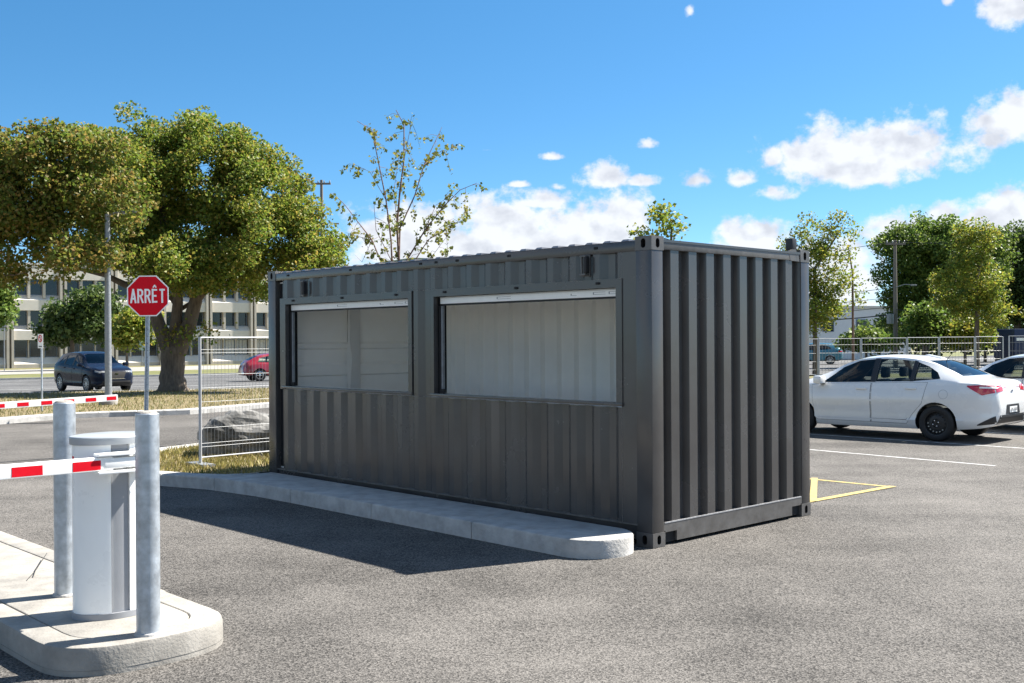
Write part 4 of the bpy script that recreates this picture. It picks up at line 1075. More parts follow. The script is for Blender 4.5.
def far_trees():
    def mk(label, u, T, vb, trunk_r, lobes, n, per, size, m, clr, name='leafy_tree', group=None, lean=0, **kw):
        base = gat(u, T); P = lambda a, b, dt=0: at(a, b, T+dt)
        top = max(lobes, key=lambda l: l[0][2]); zc = sum(l[0][2] for l in lobes)/len(lobes)
        tr = [(base-Vector((0, 0, .2)), trunk_r*1.4), (base+Vector((0, 0, 1.0)), trunk_r), (Vector((base.x+lean, base.y, zc)), trunk_r*.7), (Vector((top[0][0], base.y, top[0][2])), trunk_r*.2)]
        return tree(name, label, base, tr, lobes, n, per, size, m, trunk_r, group, clr, **kw)
    T = 72
    mk('broad dark green tree behind the fence right of the utility pole', 925, T, 345, .22, [lobe(905, 255, 32, 34, T), lobe(935, 250, 38, 34, T), lobe(906, 295, 24, 22, T), lobe(935, 295, 42, 30, T), lobe(960, 255, 32, 34, T), lobe(885, 265, 12, 28, T), lobe(975, 285, 30, 34, T), lobe(925, 322, 40, 18, T), lobe(990, 262, 24, 30, T)], 390, 170, .18, M_lf_mid, .72, shell=.3)
    T = 62
    mk('yellow-green poplar with slim straight trunk behind the fence', 977, T, 345, .14, [lobe(975, 245, 22, 26, T), lobe(982, 280, 26, 26, T), lobe(965, 285, 30, 24, T), lobe(985, 312, 28, 18, T), lobe(950, 300, 22, 14, T), lobe(990, 235, 12, 16, T)], 130, 95, .15, M_lf_yel, .52, shell=.2)
    T = 75
    mk('dark conifer-like tree at the right edge of the lot', 1018, T, 345, .25, [lobe(1012, 265, 22, 26, T), lobe(1030, 280, 40, 50, T), lobe(1005, 240, 9, 14, T), lobe(1025, 240, 20, 20, T), lobe(1010, 305, 25, 24, T), lobe(1060, 270, 40, 50, T)], 260, 90, .23, M_lf_dark, .8, shell=.3)
    T = 56
    mk('tall yellowing tree rising over the far corner of the container', 815, T, 345, .12, [lobe(812, 235, 20, 20, T), lobe(822, 270, 26, 32, T), lobe(812, 310, 30, 26, T), lobe(842, 228, 15, 14, T), lobe(795, 250, 14, 14, T), lobe(828, 300, 14, 26, T), lobe(790, 290, 18, 30, T)], 120, 95, .135, M_lf_yel, .48, shell=.2)
    T = 57
    mk('thin half-bare young tree beside the yellowing tree', 853, T, 345, .07, [lobe(848, 245, 9, 18, T), lobe(852, 285, 8, 26, T), lobe(840, 262, 8, 20, T), lobe(858, 300, 6, 20, T)], 60, 10, .15, M_lf_yel, .4, bark=M_twig, shell=.2)
    T = 66
    for (lab, u, v, ru, rv, m) in (('round green bush left of the utility pole, behind the fence', 866, 338, 22, 6, M_lf_mid), ('bright bush right of the utility pole, behind the fence', 925, 322, 22, 20, M_lf_mid), ('olive shrub under the poplar behind the fence', 965, 330, 24, 14, M_lf_yel)):
        mk(lab, u, T, 345, .08, [lobe(u, v, ru, rv, T), lobe(u-ru*.4, v+4, ru*.7, rv*.8, T), lobe(u+ru*.5, v+5, ru*.6, rv*.7, T)], 70, 45, .24, m, .6, name='bush', cat='bush', shell=.3)
    T = 85
    mk('dark mass of foliage low behind the far lot fence', 985, T, 350, .1, [lobe(u, 336, 26, 16, T) for u in range(885, 1060, 24)], 150, 45, .32, M_lf_dark, .9, name='hedge', cat='hedge', shell=.2)
    # by the office building
    T = 98
    mk('dense dark tree in front of the concrete office building', 72, T, 365, .22, [lobe(80, 318, 34, 20, T), lobe(105, 325, 26, 20, T), lobe(60, 330, 20, 16, T), lobe(95, 300, 24, 12, T)], 200, 55, .38, M_lf_dark, 1.0, shell=.3)
    T = 92
    mk('small yellow-green tree right of the dark tree by the offices', 127, T, 365, .12, [lobe(132, 330, 19, 16, T), lobe(140, 318, 14, 10, T), lobe(124, 340, 10, 8, T)], 90, 45, .32, M_lf_yel, .8, shell=.3)
    T = 90
    mk('leafy tree at the left edge in front of the offices', -4, T, 365, .18, [lobe(-2, 305, 16, 22, T), lobe(-15, 290, 20, 25, T)], 110, 50, .34, M_lf_mid, .9, shell=.3)
far_trees()

# ================================================================== BUILDINGS
def office():
    FD = Vector((.84, .543, 0)).normalized(); FN = Vector((FD.y, -FD.x, 0))   # along the facade, out of it
    p0 = gat(10, 130.0); p0.z = -1.42
    e = thing('office_building', 'long three-storey concrete office block with recessed window bands across the street', 'building', p0, math.atan2(FD.y, FD.x))
    # local: x along facade, y into the building (-y faces the camera), z up
    BAY, ST, NB0, NB1 = 6.05, 3.86, -3, 11
    ZB = [1.35, 5.25, 9.0]   # sill heights of the three window bands
    HWN = [2.15, 1.85, 1.95]
    Lx0, Lx1 = NB0*BAY, NB1*BAY; TOP = 12.6
    MB().box(Lx0, Lx1, 1.2, 26, 0, TOP-.3).build('core', M_bconc, e)
    zcuts = [(0.0, ZB[0]-.45)]
    sp = [(ZB[0]+HWN[0], ZB[1]-.62), (ZB[1]+HWN[1], ZB[2]-.62), (ZB[2]+HWN[2], TOP)]
    for b in range(NB0, NB1):
        x0, x1 = b*BAY+.42, (b+1)*BAY-.42
        for (z0, z1) in sp: MB().box(x0, x1, -.05, 1.2, z0, z1).build('spandrel', M_bconc2, e)
        MB().box(x0, x1, -.05, 1.2, 0, .55).build('plinth', M_bconc, e)
        for f in range(3):
            zs, zt = ZB[f], ZB[f]+HWN[f]
            d_sl = .62 if f else .80
            # sloped sill apron below each band
            MB().add([(x0, -.05, zs-d_sl), (x1, -.05, zs-d_sl), (x1, .75, zs), (x0, .75, zs), (x0, 1.2, zs-d_sl), (x1, 1.2, zs-d_sl), (x1, 1.2, zs), (x0, 1.2, zs)],
                     [(0, 1, 2, 3), (3, 2, 6, 7), (0, 4, 5, 1), (4, 7, 6, 5), (0, 3, 7, 4), (1, 5, 6, 2)]).build('sloped_sill', M_bconc2, e)
            nw = 3; w = (x1-x0)/nw
            for i in range(nw):
                a, c = x0+i*w+.16, x0+(i+1)*w-.16
                wf = MB(); wf.box(a, c, .78, .86, zt-.10, zt); wf.box(a, c, .78, .86, zs, zs+.07); wf.box(a, a+.06, .78, .86, zs+.07, zt-.10); wf.box(c-.06, c, .78, .86, zs+.07, zt-.10)
                wo = wf.build('window', M_bframe, e)
                MB().box(a+.06, c-.06, .82, .835, zs+.07, zt-.10).build('pane', M_bglass, wo)
                if f == 0 and b >= 4:
                    for q in range(7):
                        xx = a+.1+q*(c-a-.2)/6; MB().box(xx-.06, xx+.06, .79, .80, zs+.1, zt-.14).build('blind_slat', M_blind, wo)
                if i and f: MB().box(x0+i*w-.15, x0+i*w+.15, .02, 1.0, zs-.42, zt).build('fin', M_bconc, e)
                elif i: MB().box(x0+i*w-.08, x0+i*w+.08, .6, 1.0, zs-.1, zt).build('fin', M_bconc, e)
    for b in range(NB0, NB1+1):
        for q in (-.40, .12): MB().box(b*BAY+q, b*BAY+q+.28, -.35, 1.2, 0, TOP+.05).build('pilaster', M_bconc, e)
        MB().box(b*BAY-.12, b*BAY+.12, .25, 1.2, 0, TOP-.02).build('pilaster_web', M_bconc, e)
    MB().box(Lx0-.5, Lx1+.5, -.10, 26, TOP+.06, TOP+.32).build('roof_coping', M_bconc2, e)
    MB().box(58, 76, 6, 18, TOP+.32, TOP+3.1).build('roof_plant_room', M_wbuild, e)
    MB().box(57.6, 76.4, 5.6, 18.4, TOP+3.11, TOP+3.35).build('plant_room_roof', mat('dark_green_trim', (.05, .09, .07), .6), e)
office()
def white_building():
    p = gat(862, 105); e = thing('white_building', 'low white rendered building with two dark windows behind the utility pole', 'building', p, R(6))
    MB().box(-9, 5, 0, 14, -.5, 5.0).build('wall', M_wbuild, e)
    MB().box(-9.15, 5.15, -.15, 14.15, 5.01, 5.25).build('roof_coping', M_bconc2, e)
    for x in (-.6, 1.6):
        w = MB().box(x, x+1.15, -.06, .04, 2.75, 3.95).build('window', M_bframe, e); MB().box(x+.07, x+1.08, -.075, -.061, 2.82, 3.88).build('pane', M_bglass, w)
    for x in (-6.4, -4.0):
        w = MB().box(x, x+1.15, -.06, .04, 2.75, 3.95).build('window', M_bframe, e); MB().box(x+.07, x+1.08, -.075, -.061, 2.82, 3.88).build('pane', M_bglass, w)
white_building()

def utility_pole(u, t, vtop, label, arm=True, r=.13):
    b = gat(u, t); e = thing('utility_pole', label, 'pole', b); h = at(u, vtop, t).z-b.z
    MB().lathe([(r*1.2, -.1), (r, h*.5), (r*.72, h), (.01, h+.01)], 12).build('pole', M_wood, e, smooth=40)
    if arm:
        MB().bbox(-.62, .62, -.17, -.07, h-.32, h-.20, .01).build('crossarm', M_wood, e)
        for x in (-.55, -.2, .2, .55): MB().lathe([(.03, 0), (.05, .04), (.03, .10), (.045, .13), (.01, .16)], 8, origin=(x, -.12, h-.20)).build('insulator', M_galv_d, e)
        MB().tube([(0, -.1, h-3.0), (.5, -.25, h-2.82), (1.0, -.4, h-2.86)], [.03, .025, .025], 6).build('lamp_arm', M_galv_d, e)
        MB().bbox(.85, 1.2, -.48, -.32, h-2.93, h-2.84, .02).build('lamp_head', M_galv_d, e)
        tr_ = MB().lathe([(.01, 0), (.22, .01), (.22, .62), (.01, .66)], 14, origin=(-.34, -.05, h-5.3)).build('transformer', M_galv_d, e, smooth=40)
    return b, h
b1, h1 = utility_pole(895.5, 68, 240, 'wooden utility pole with crossarm and lamp behind the lot fence')
b2, h2 = utility_pole(997, 84, 281, 'thin far utility pole between poplar and conifer', False)
b3, h3 = utility_pole(322.5, 70, 180, 'distant pole top with crossarm showing above the maple crown', True)
def wire(label, a, c, sag, r=.018):
    a = Vector(a); c = Vector(c); pts = []
    for i in range(13):
        q = i/12; p = a.lerp(c, q); p.z -= sag*4*q*(1-q); pts.append(p)
    tag(MB().tube(pts, r, 4).build('overhead_wire', M_cable), label, 'wire', 'overhead wires from the utility pole')
L_end = gat(560, 92); R_end = gat(1110, 60)
for i, (dz, lab) in enumerate(((-.1, 'topmost overhead wire running left from the utility pole'), (-3.0, 'second overhead wire running left from the pole, below the lamp arm'), (-3.6, 'third overhead wire running left from the utility pole'), (-4.2, 'fourth overhead wire running left from the utility pole'), (-4.7, 'lowest thick overhead cable running left from the utility pole'))):
    wire(lab, (b1.x, b1.y-.12, b1.z+h1+dz), (L_end.x, L_end.y, b1.z+h1+dz+1.2), .9, .016 if i < 4 else .035)
for dz, lab in ((-.1, 'topmost overhead wire running right from the utility pole'), (-4.4, 'lower overhead cable running right from the utility pole')):
    wire(lab, (b1.x, b1.y-.12, b1.z+h1+dz), (R_end.x, R_end.y, b1.z+h1+dz+.6), .6, .02)
# little things in front of the office
def yellow_bollard(u, v, label):
    b = gp(u, v); e = thing('safety_bollard', label, 'bollard', b, 0, 'yellow bollards by the office building')
    MB().lathe([(.15, 0), (.15, 1.15), (.12, 1.22), (.01, 1.25)], 14).build('pipe', M_ybol, e, smooth=40)
    MB().lathe([(.152, .9), (.152, 1.0)], 14).build('band', M_dark, e)
yellow_bollard(136, 362.2, 'yellow steel bollard left of the maple trunk by the offices'); yellow_bollard(196.3, 362.0, 'yellow steel bollard right of the maple trunk by the offices')
def mini_sign(u, v, vt, w, h, m, label):
    b = gp(u, v); t = b.y; z = at(u, vt, t).z-b.z; e = thing('sign_post', label, 'sign', b)
    MB().tube([(0, 0, 0), (0, 0, z)], .045, 8).build('post', M_galv_d, e); MB().box(-w/2, w/2, -.07, -.05, z-h, z).build('sign_plate', m, e)
mini_sign(67.5, 362, 346, .45, .75, M_white, 'tiny white sign on a post in front of the offices')
mini_sign(142, 366, 338, .6, 1.5, mat('pale_teal', (.35, .48, .47), .5), 'pale teal sign on a post half hidden behind the stop sign')
mini_sign(4.5, 372, 317, .35, .9, M_galv_d, 'thin grey post with meter box at the left edge')

# ================================================================== VEHICLES
def pchip(xs, ys):
    x = np.array(xs, float); y = np.array(ys, float); h = np.diff(x); d = np.diff(y)/h; m = np.zeros_like(y)
    for i in range(1, len(x)-1):
        if d[i-1]*d[i] > 0: w1 = 2*h[i]+h[i-1]; w2 = h[i]+2*h[i-1]; m[i] = (w1+w2)/(w1/d[i-1]+w2/d[i])
    m[0], m[-1] = d[0], d[-1]
    def f(q):
        q = np.clip(q, x[0], x[-1]); i = np.clip(np.searchsorted(x, q)-1, 0, len(x)-2); t = (q-x[i])/h[i]
        return (2*t**3-3*t**2+1)*y[i]+(t**3-2*t**2+t)*h[i]*m[i]+(-2*t**3+3*t**2)*y[i+1]+(t**3-t**2)*h[i]*m[i+1]
    return f
def prof(pts): pts = sorted(pts); return pchip([p[0] for p in pts], [p[1] for p in pts])

def car(name, label, loc_, heading, P, paint, group=None, detail=True):
    """body lofted from sections, arches, windows and cabin cut out of it; local x forward, y left, z up"""
    e = thing(name, label, 'car', loc_, heading, group)
    top, bot, wid, belt = prof(P['top']), prof(P['bot']), prof(P['wid']), prof(P['belt'])
    x0, x1 = P['x0'], P['x1']; roofw = P['roofw']
    xs = np.unique(np.concatenate([np.linspace(x0, x1, 58), x0+(x1-x0)*np.array([.004, .01, .02]), x1-(x1-x0)*np.array([.004, .01, .02])]))
    def section(x, inner=False):
        zt, zb, w, zsh = float(top(x)), float(bot(x)), float(wid(x)), float(belt(x))
        zsh = min(zsh, zt-.035*min(1, w)); c = min(1, max(0, (zt-zsh-.04)/.28)); c = c*c*(3-2*c)
        pts = [(0, zb), (w*.55, zb), (w*.82, zb+.005)]
        for (f, k) in P['side']: pts.append((w*k, zb+(zsh-zb)*f))
        ws = w*P['side'][-1][1]
        we = (1-c)*(ws-.10*min(1, w))+c*roofw*min(1, w/.8); ze = zt-(1-c)*.022-c*.045
        for q in (.25, .5, .75, 1.0):
            bow = .018*math.sin(q*math.pi)*c
            pts.append((ws+(we-ws)*q**(1.0)+bow, zsh+(ze-zsh)*q))
        for q in (.18, .4, .65): pts.append((we*(1-q), ze+(zt-ze)*(1-(1-q)**2.4)))
        pts.append((0, zt))
        return pts
    def loft(secs):
        V = []; n = len(secs[0][1])
        for (x, s_) in secs:
            V += [(x, y, z) for (y, z) in s_]+[(x, -y, z) for (y, z) in s_[-2:0:-1]]
        m = 2*n-2; F = []
        for i in range(len(secs)-1):
            for k in range(m): F.append((i*m+k, (i+1)*m+k, (i+1)*m+(k+1) % m, i*m+(k+1) % m))
        F.append(tuple(range(m))); F.append(tuple(reversed(range((len(secs)-1)*m, len(secs)*m))))
        return V, F
    secs = [(x, section(x)) for x in xs]
    V, F = loft(secs)
    bvh = BVHTree.FromPolygons([Vector(v) for v in V], F)
    def tmp(Vv, Ff):
        me = bpy.data.meshes.new('cut'); me.from_pydata(Vv, [], Ff); bm = bmesh.new(); bm.from_mesh(me); bmesh.ops.recalc_face_normals(bm, faces=bm.faces[:]); bm.to_mesh(me); bm.free()
        o = bpy.data.objects.new('cut', me); col.objects.link(o); return o
    body = tmp(V, F); cutters = []
    # cabin hollow
    cx0, cx1 = P['cabin']; ci = []
    for x in np.linspace(cx0, cx1, 22):
        zt = float(top(x)); fl = P['floor']; sc_ = section(x)[3:]
        yy = [q[0] for q in sc_]; zz_ = [q[1] for q in sc_]
        yf = float(np.interp(fl, zz_[:9], yy[:9]))-.055
        path = [(yf, fl)]+[(y-.055, z-.05*min(1, max(0, (z-fl)/(zt-fl)))**3) for (y, z) in sc_ if z > fl+.03 and y > .075]+[(0, zt-.052)]
        dl = [0]
        for a, b in zip(path, path[1:]): dl.append(dl[-1]+math.hypot(b[0]-a[0], b[1]-a[1]))
        qs = np.linspace(0, dl[-1], 14)
        ci.append((x, [(0, fl)]+[(float(np.interp(q, dl, [p[0] for p in path])), float(np.interp(q, dl, [p[1] for p in path]))) for q in qs]))
    cutters.append(tmp(*loft(ci)))
    def side_prism(poly):
        n = len(poly); Vv = [(x, -1.3, z) for (x, z) in poly]+[(x, 1.3, z) for (x, z) in poly]
        return tmp(Vv, [tuple(range(n)), tuple(range(2*n-1, n-1, -1))]+[(i, i+n, (i+1) % n+n, (i+1) % n) for i in range(n)])
    for w in P['windows']: cutters.append(side_prism([(x, z) for (x, z) in w]))
    def x_prism(poly, xa, xb):
        n = len(poly); Vv = [(xa, y, z) for (y, z) in poly]+[(xb, y, z) for (y, z) in poly]
        return tmp(Vv, [tuple(range(n)), tuple(range(2*n-1, n-1, -1))]+[(i, i+n, (i+1) % n+n, (i+1) % n) for i in range(n)])
    for (poly, xa, xb) in P['screens']: cutters.append(x_prism(poly, xa, xb))
    wr = P['wr']; ar = wr+P.get('gap', .032)
    for xa in P['axles']:
        for sy in (-1, 1):
            n = 36; Vv = []
            for yy in (sy*.52, sy*1.2):
                Vv += [(xa+ar*math.cos(2*math.pi*k/n), yy, wr+ar*math.sin(2*math.pi*k/n)*1.02) for k in range(n)]
            cutters.append(tmp(Vv, [tuple(range(n)), tuple(range(2*n-1, n-1, -1))]+[(k, k+n, (k+1) % n+n, (k+1) % n) for k in range(n)]))
    for c in cutters:
        md = body.modifiers.new('b', 'BOOLEAN'); md.operation = 'DIFFERENCE'; md.object = c; md.solver = 'EXACT'
    dg = bpy.context.evaluated_depsgraph_get(); dg.update(); me = bpy.data.meshes.new_from_object(body.evaluated_get(dg))
    for o in cutters+[body]:
        m_ = o.data; bpy.data.objects.remove(o); bpy.data.meshes.remove(m_)
    me.materials.clear(); me.materials.append(paint); me.materials.append(M_dark); me.materials.append(M_cabin)
    for p in me.polygons:
        h = bvh.find_nearest(p.center); p.use_smooth = True
        if h[0] is None or h[3] > .006: p.material_index = 2 if p.center.z > P['floor']-.05 and cx0-.05 < p.center.x < cx1+.05 else 1
        elif p.center.z < P['bot_dark'] and (p.normal.z < -.3): p.material_index = 1
        elif P.get('clad') and p.center.z < P['clad']: p.material_index = 1
    me.set_sharp_from_angle(angle=R(28)); me.name = 'body'
    bo = bpy.data.objects.new('body', me); col.objects.link(bo); bo.parent = e
    # ---- patches laid on the surface by ray casting
    def patch(nm, lo, hi, axis, sgn, off_, m, par=None, nu=14, nv=6, smooth=True, thick=0.0):
        def samp(pl, q):
            d = [0]
            for a, b in zip(pl, pl[1:]): d.append(d[-1]+math.hypot(b[0]-a[0], b[1]-a[1]))
            return (np.interp(q*d[-1], d, [p[0] for p in pl]), np.interp(q*d[-1], d, [p[1] for p in pl]))
        VV = []; ok = True
        for i in range(nu+1):
            a, b = samp(lo, i/nu), samp(hi, i/nu)
            for j in range(nv+1):
                p = (a[0]+(b[0]-a[0])*j/nv, a[1]+(b[1]-a[1])*j/nv)
                if axis == 'y': o_, d_ = Vector((p[0], sgn*1.6, p[1])), Vector((0, -sgn, 0))
                elif axis == 'x': o_, d_ = Vector((sgn*4, p[0], p[1])), Vector((-sgn, 0, 0))
                else: o_, d_ = Vector((p[0], p[1], 3)), Vector((0, 0, -1))
                h = bvh.ray_cast(o_, d_)
                if h[0] is None:
                    h2 = bvh.find_nearest(o_+d_*(.8 if axis == 'y' else (4-abs(x1 if sgn > 0 else x0)))); q, n_ = h2[0], h2[1]
                else: q, n_ = h[0], h[1]
                if n_.dot(d_) > 0: n_ = -n_
                VV.append(q+n_*off_)
        FF = [(i*(nv+1)+j, (i+1)*(nv+1)+j, (i+1)*(nv+1)+j+1, i*(nv+1)+j+1) for i in range(nu) for j in range(nv)]
        d0 = {'y': Vector((0, -sgn, 0)), 'x': Vector((-sgn, 0, 0)), 'z': Vector((0, 0, -1))}[axis]
        a, b, c = VV[FF[0][0]], VV[FF[0][1]], VV[FF[0][2]]
        if (b-a).cross(c-a).dot(d0) > 0: FF = [f[::-1] for f in FF]
        o = MB().add(VV, FF).build(nm, m, par or e, smooth=60 if smooth else None); return o
    for sy in (-1, 1):
        for (lo, hi) in P['glass']: patch('side_window', lo, hi, 'y', sy, -.006, P.get('gm', M_glass))
        for (lo, hi) in P['pillars']: patch('pillar_trim', lo, hi, 'y', sy, .0025, M_dark, nu=6)
        for (lo, hi, hx, hz) in P['doors']:
            cxm = sum(p[0] for p in lo+hi)/len(lo+hi); czm = sum(p[1] for p in lo+hi)/len(lo+hi)
            gsh = [tuple((cxm+(x-cxm)*1.012, czm+(z-czm)*1.016) for (x, z) in l) for l in (lo, hi)]
            patch('door_gap', list(gsh[0]), list(gsh[1]), 'y', sy, .0018, M_void, nu=24, nv=10)
            dr = patch('door', lo, hi, 'y', sy, .0042, paint, nu=24, nv=10)
            h = bvh.ray_cast(Vector((hx, sy*1.6, hz)), Vector((0, -sy, 0)))
            yy = abs(h[0].y) if h[0] else .8
            MB().bbox(hx-.10, hx+.10, min(sy*(yy+.004), sy*(yy+.034)), max(sy*(yy+.004), sy*(yy+.034)), hz-.018, hz+.018, .012).build('handle', P.get('handle', paint), dr, smooth=40)
        # mirror
        mx, mz = P['mirror']; h = bvh.ray_cast(Vector((mx, sy*1.6, mz-.05)), Vector((0, -sy, 0))); yy = abs(h[0].y) if h[0] else .75
        mr_ = MB().bbox(mx-.06, mx+.10, min(sy*(yy+.05), sy*(yy+.24)), max(sy*(yy+.05), sy*(yy+.24)), mz-.07, mz+.075, .035).build('mirror', paint, e, smooth=50)
        MB().bbox(mx-.03, mx+.05, min(sy*(yy-.02), sy*(yy+.08)), max(sy*(yy-.02), sy*(yy+.08)), mz-.085, mz-.045, .01).build('mirror_foot', M_dark, mr_)
        for (nm, lo, hi, ax, sg, mm) in P['lights']:
            if ax == 'y': patch(nm, lo, hi, 'y', sy, .006 if nm != 'reverse_light' else .009, mm, nu=12)
            else:
                s_ = lambda l: [(sy*a, b) for (a, b) in l]; patch(nm, s_(lo), s_(hi), 'x', sg, .006, mm, nu=12)
    for (nm, lo, hi, sg, mm, of) in P['faces']: patch(nm, lo, hi, 'x', sg, of, mm, nu=14)
    # wheels
    for xa in P['axles']:
        for sy in (-1, 1):
            W = bpy.data.objects.new('wheel', None); col.objects.link(W); W.parent = e; W.location = (xa, sy*(P['track']), wr); W.empty_display_size = .1
            if sy > 0: W.rotation_euler = (0, 0, math.pi)
            # local: outside faces -y
            rr = P['rim']; tw = .10
            MB().lathe([(rr, -tw*.92), (rr+.02, -tw), (wr-.03, -tw*.98), (wr-.006, -tw*.8), (wr, -tw*.5), (wr, tw*.5), (wr-.006, tw*.8), (wr-.03, tw), (rr, tw*.9)], 40, axis='Y').build('tyre', M_black, W, smooth=50)
            rm = P['rimmat']
            if P['rimkind'] == 'steel':
                mb = MB(); mb.lathe([(rr, -tw*.9), (rr-.012, -tw*.86), (rr-.02, -.03), (rr*.72, -.045), (rr*.55, -.062), (.075, -.062), (.065, -.04), (.01, -.04)], 40, axis='Y')
                ro = mb.build('rim', rm, W, smooth=40)
                hb = mat('hole_light', (.45, .43, .38), .6)
                for k in range(16):
                    t = 2*math.pi*k/16; MB().lathe([(.001, -.056), (.011, -.056), (.011, -.045)], 8, axis='Y', origin=(rr*.72*math.cos(t), -.002, rr*.72*math.sin(t))).build('vent_hole', hb if 8 <= k <= 14 else M_void, ro)
                for k in range(4):
                    t = 2*math.pi*k/4+.4; MB().lathe([(.012, -.05), (.012, -.075), (.001, -.078)], 6, axis='Y', origin=(.05*math.cos(t), -.012, .05*math.sin(t))).build('wheel_nut', M_chrome, ro)
            else:
                ro = MB().lathe([(rr, -tw*.92), (rr-.018, -tw*.84), (rr-.03, -.01), (.05, .0), (.01, .0)], 36, axis='Y', mi=0).build('rim', M_void, W, smooth=40)
                MB().lathe([(rr+.004, -tw*.96), (rr-.014, -tw*.99), (rr-.02, -tw*.80)], 36, axis='Y').build('rim_lip', rm, ro, smooth=40)
                for k in range(P.get('spokes', 10)):
                    t = 2*math.pi*k/P.get('spokes', 10); d = Vector((math.cos(t), 0, math.sin(t))); q = Vector((-math.sin(t), 0, math.cos(t)))
                    MB().obox(d*(rr*.52)+Vector((0, -tw*.78, 0)), d, Vector((0, 1, 0)), q, rr*.94, .025, .028).build('spoke', rm, ro)
                MB().lathe([(.06, -tw*.6), (.055, -tw*.92), (.01, -tw*.95)], 16, axis='Y').build('hub', rm, ro, smooth=40)
    # seats and wheel inside
    for (sx, sy) in P['seats']:
        st_ = MB().bbox(sx-.25, sx+.25, sy-.24, sy+.24, P['floor']+.02, P['floor']+.16, .05).build('seat', M_dark, e, smooth=50)
        MB().bbox(sx-.34, sx-.22, sy-.22, sy+.22, P['floor']+.12, P['floor']+.50, .05).build('seat_back', M_dark, st_, smooth=50)
        MB().bbox(sx-.36, sx-.27, sy-.12, sy+.12, P['floor']+.52, P['floor']+.70, .045).build('headrest', M_dark, st_, smooth=50)
    if P.get('wheel_at'):
        wx, wy, wz = P['wheel_at']; ring = [(wx+.06*math.sin(t), wy+.18*math.cos(t), wz+.17*math.sin(t)) for t in np.linspace(0, 2*math.pi, 20)]
        MB().tube(ring, .015, 6, cap=False).build('steering_wheel', M_dark, e, smooth=50)
    return e, patch, bvh

M_cabin = mat('cabin_grey', (0.09, 0.09, 0.092), .8)
M_pw = mat('car_paint_white', (0.76, 0.76, 0.75), 0.28, spec=.5, coat=1.0, var=.012, vscale=2)
M_ps = mat('car_paint_silver', (0.70, 0.71, 0.71), 0.3, metal=.15, coat=1.0, var=.012, vscale=2)
M_pb = mat('car_paint_dark_blue', (0.008, 0.012, 0.026), 0.22, spec=.15, coat=.0, var=.03, vscale=2)
M_pr = mat('car_paint_red', (0.26, 0.006, 0.016), 0.3, coat=1.0, var=.03, vscale=2)
M_pt = mat('car_paint_teal', (0.02, 0.17, 0.24), 0.3, coat=1.0, metal=.2, var=.03, vscale=2)
M_tail = mat('tail_light_red', (0.50, 0.008, 0.02), 0.1, coat=1.0, spec=.6)
M_lens = mat('clear_lens', (0.20, 0.21, 0.22), 0.06, coat=1.0)
M_rimb = mat('steel_wheel_black', (0.02, 0.02, 0.021), .5)
M_rims = mat('alloy_silver', (0.45, 0.46, 0.48), .3, metal=.8)
M_rimd = mat('alloy_dark', (0.16, 0.16, 0.17), .35, metal=.6)

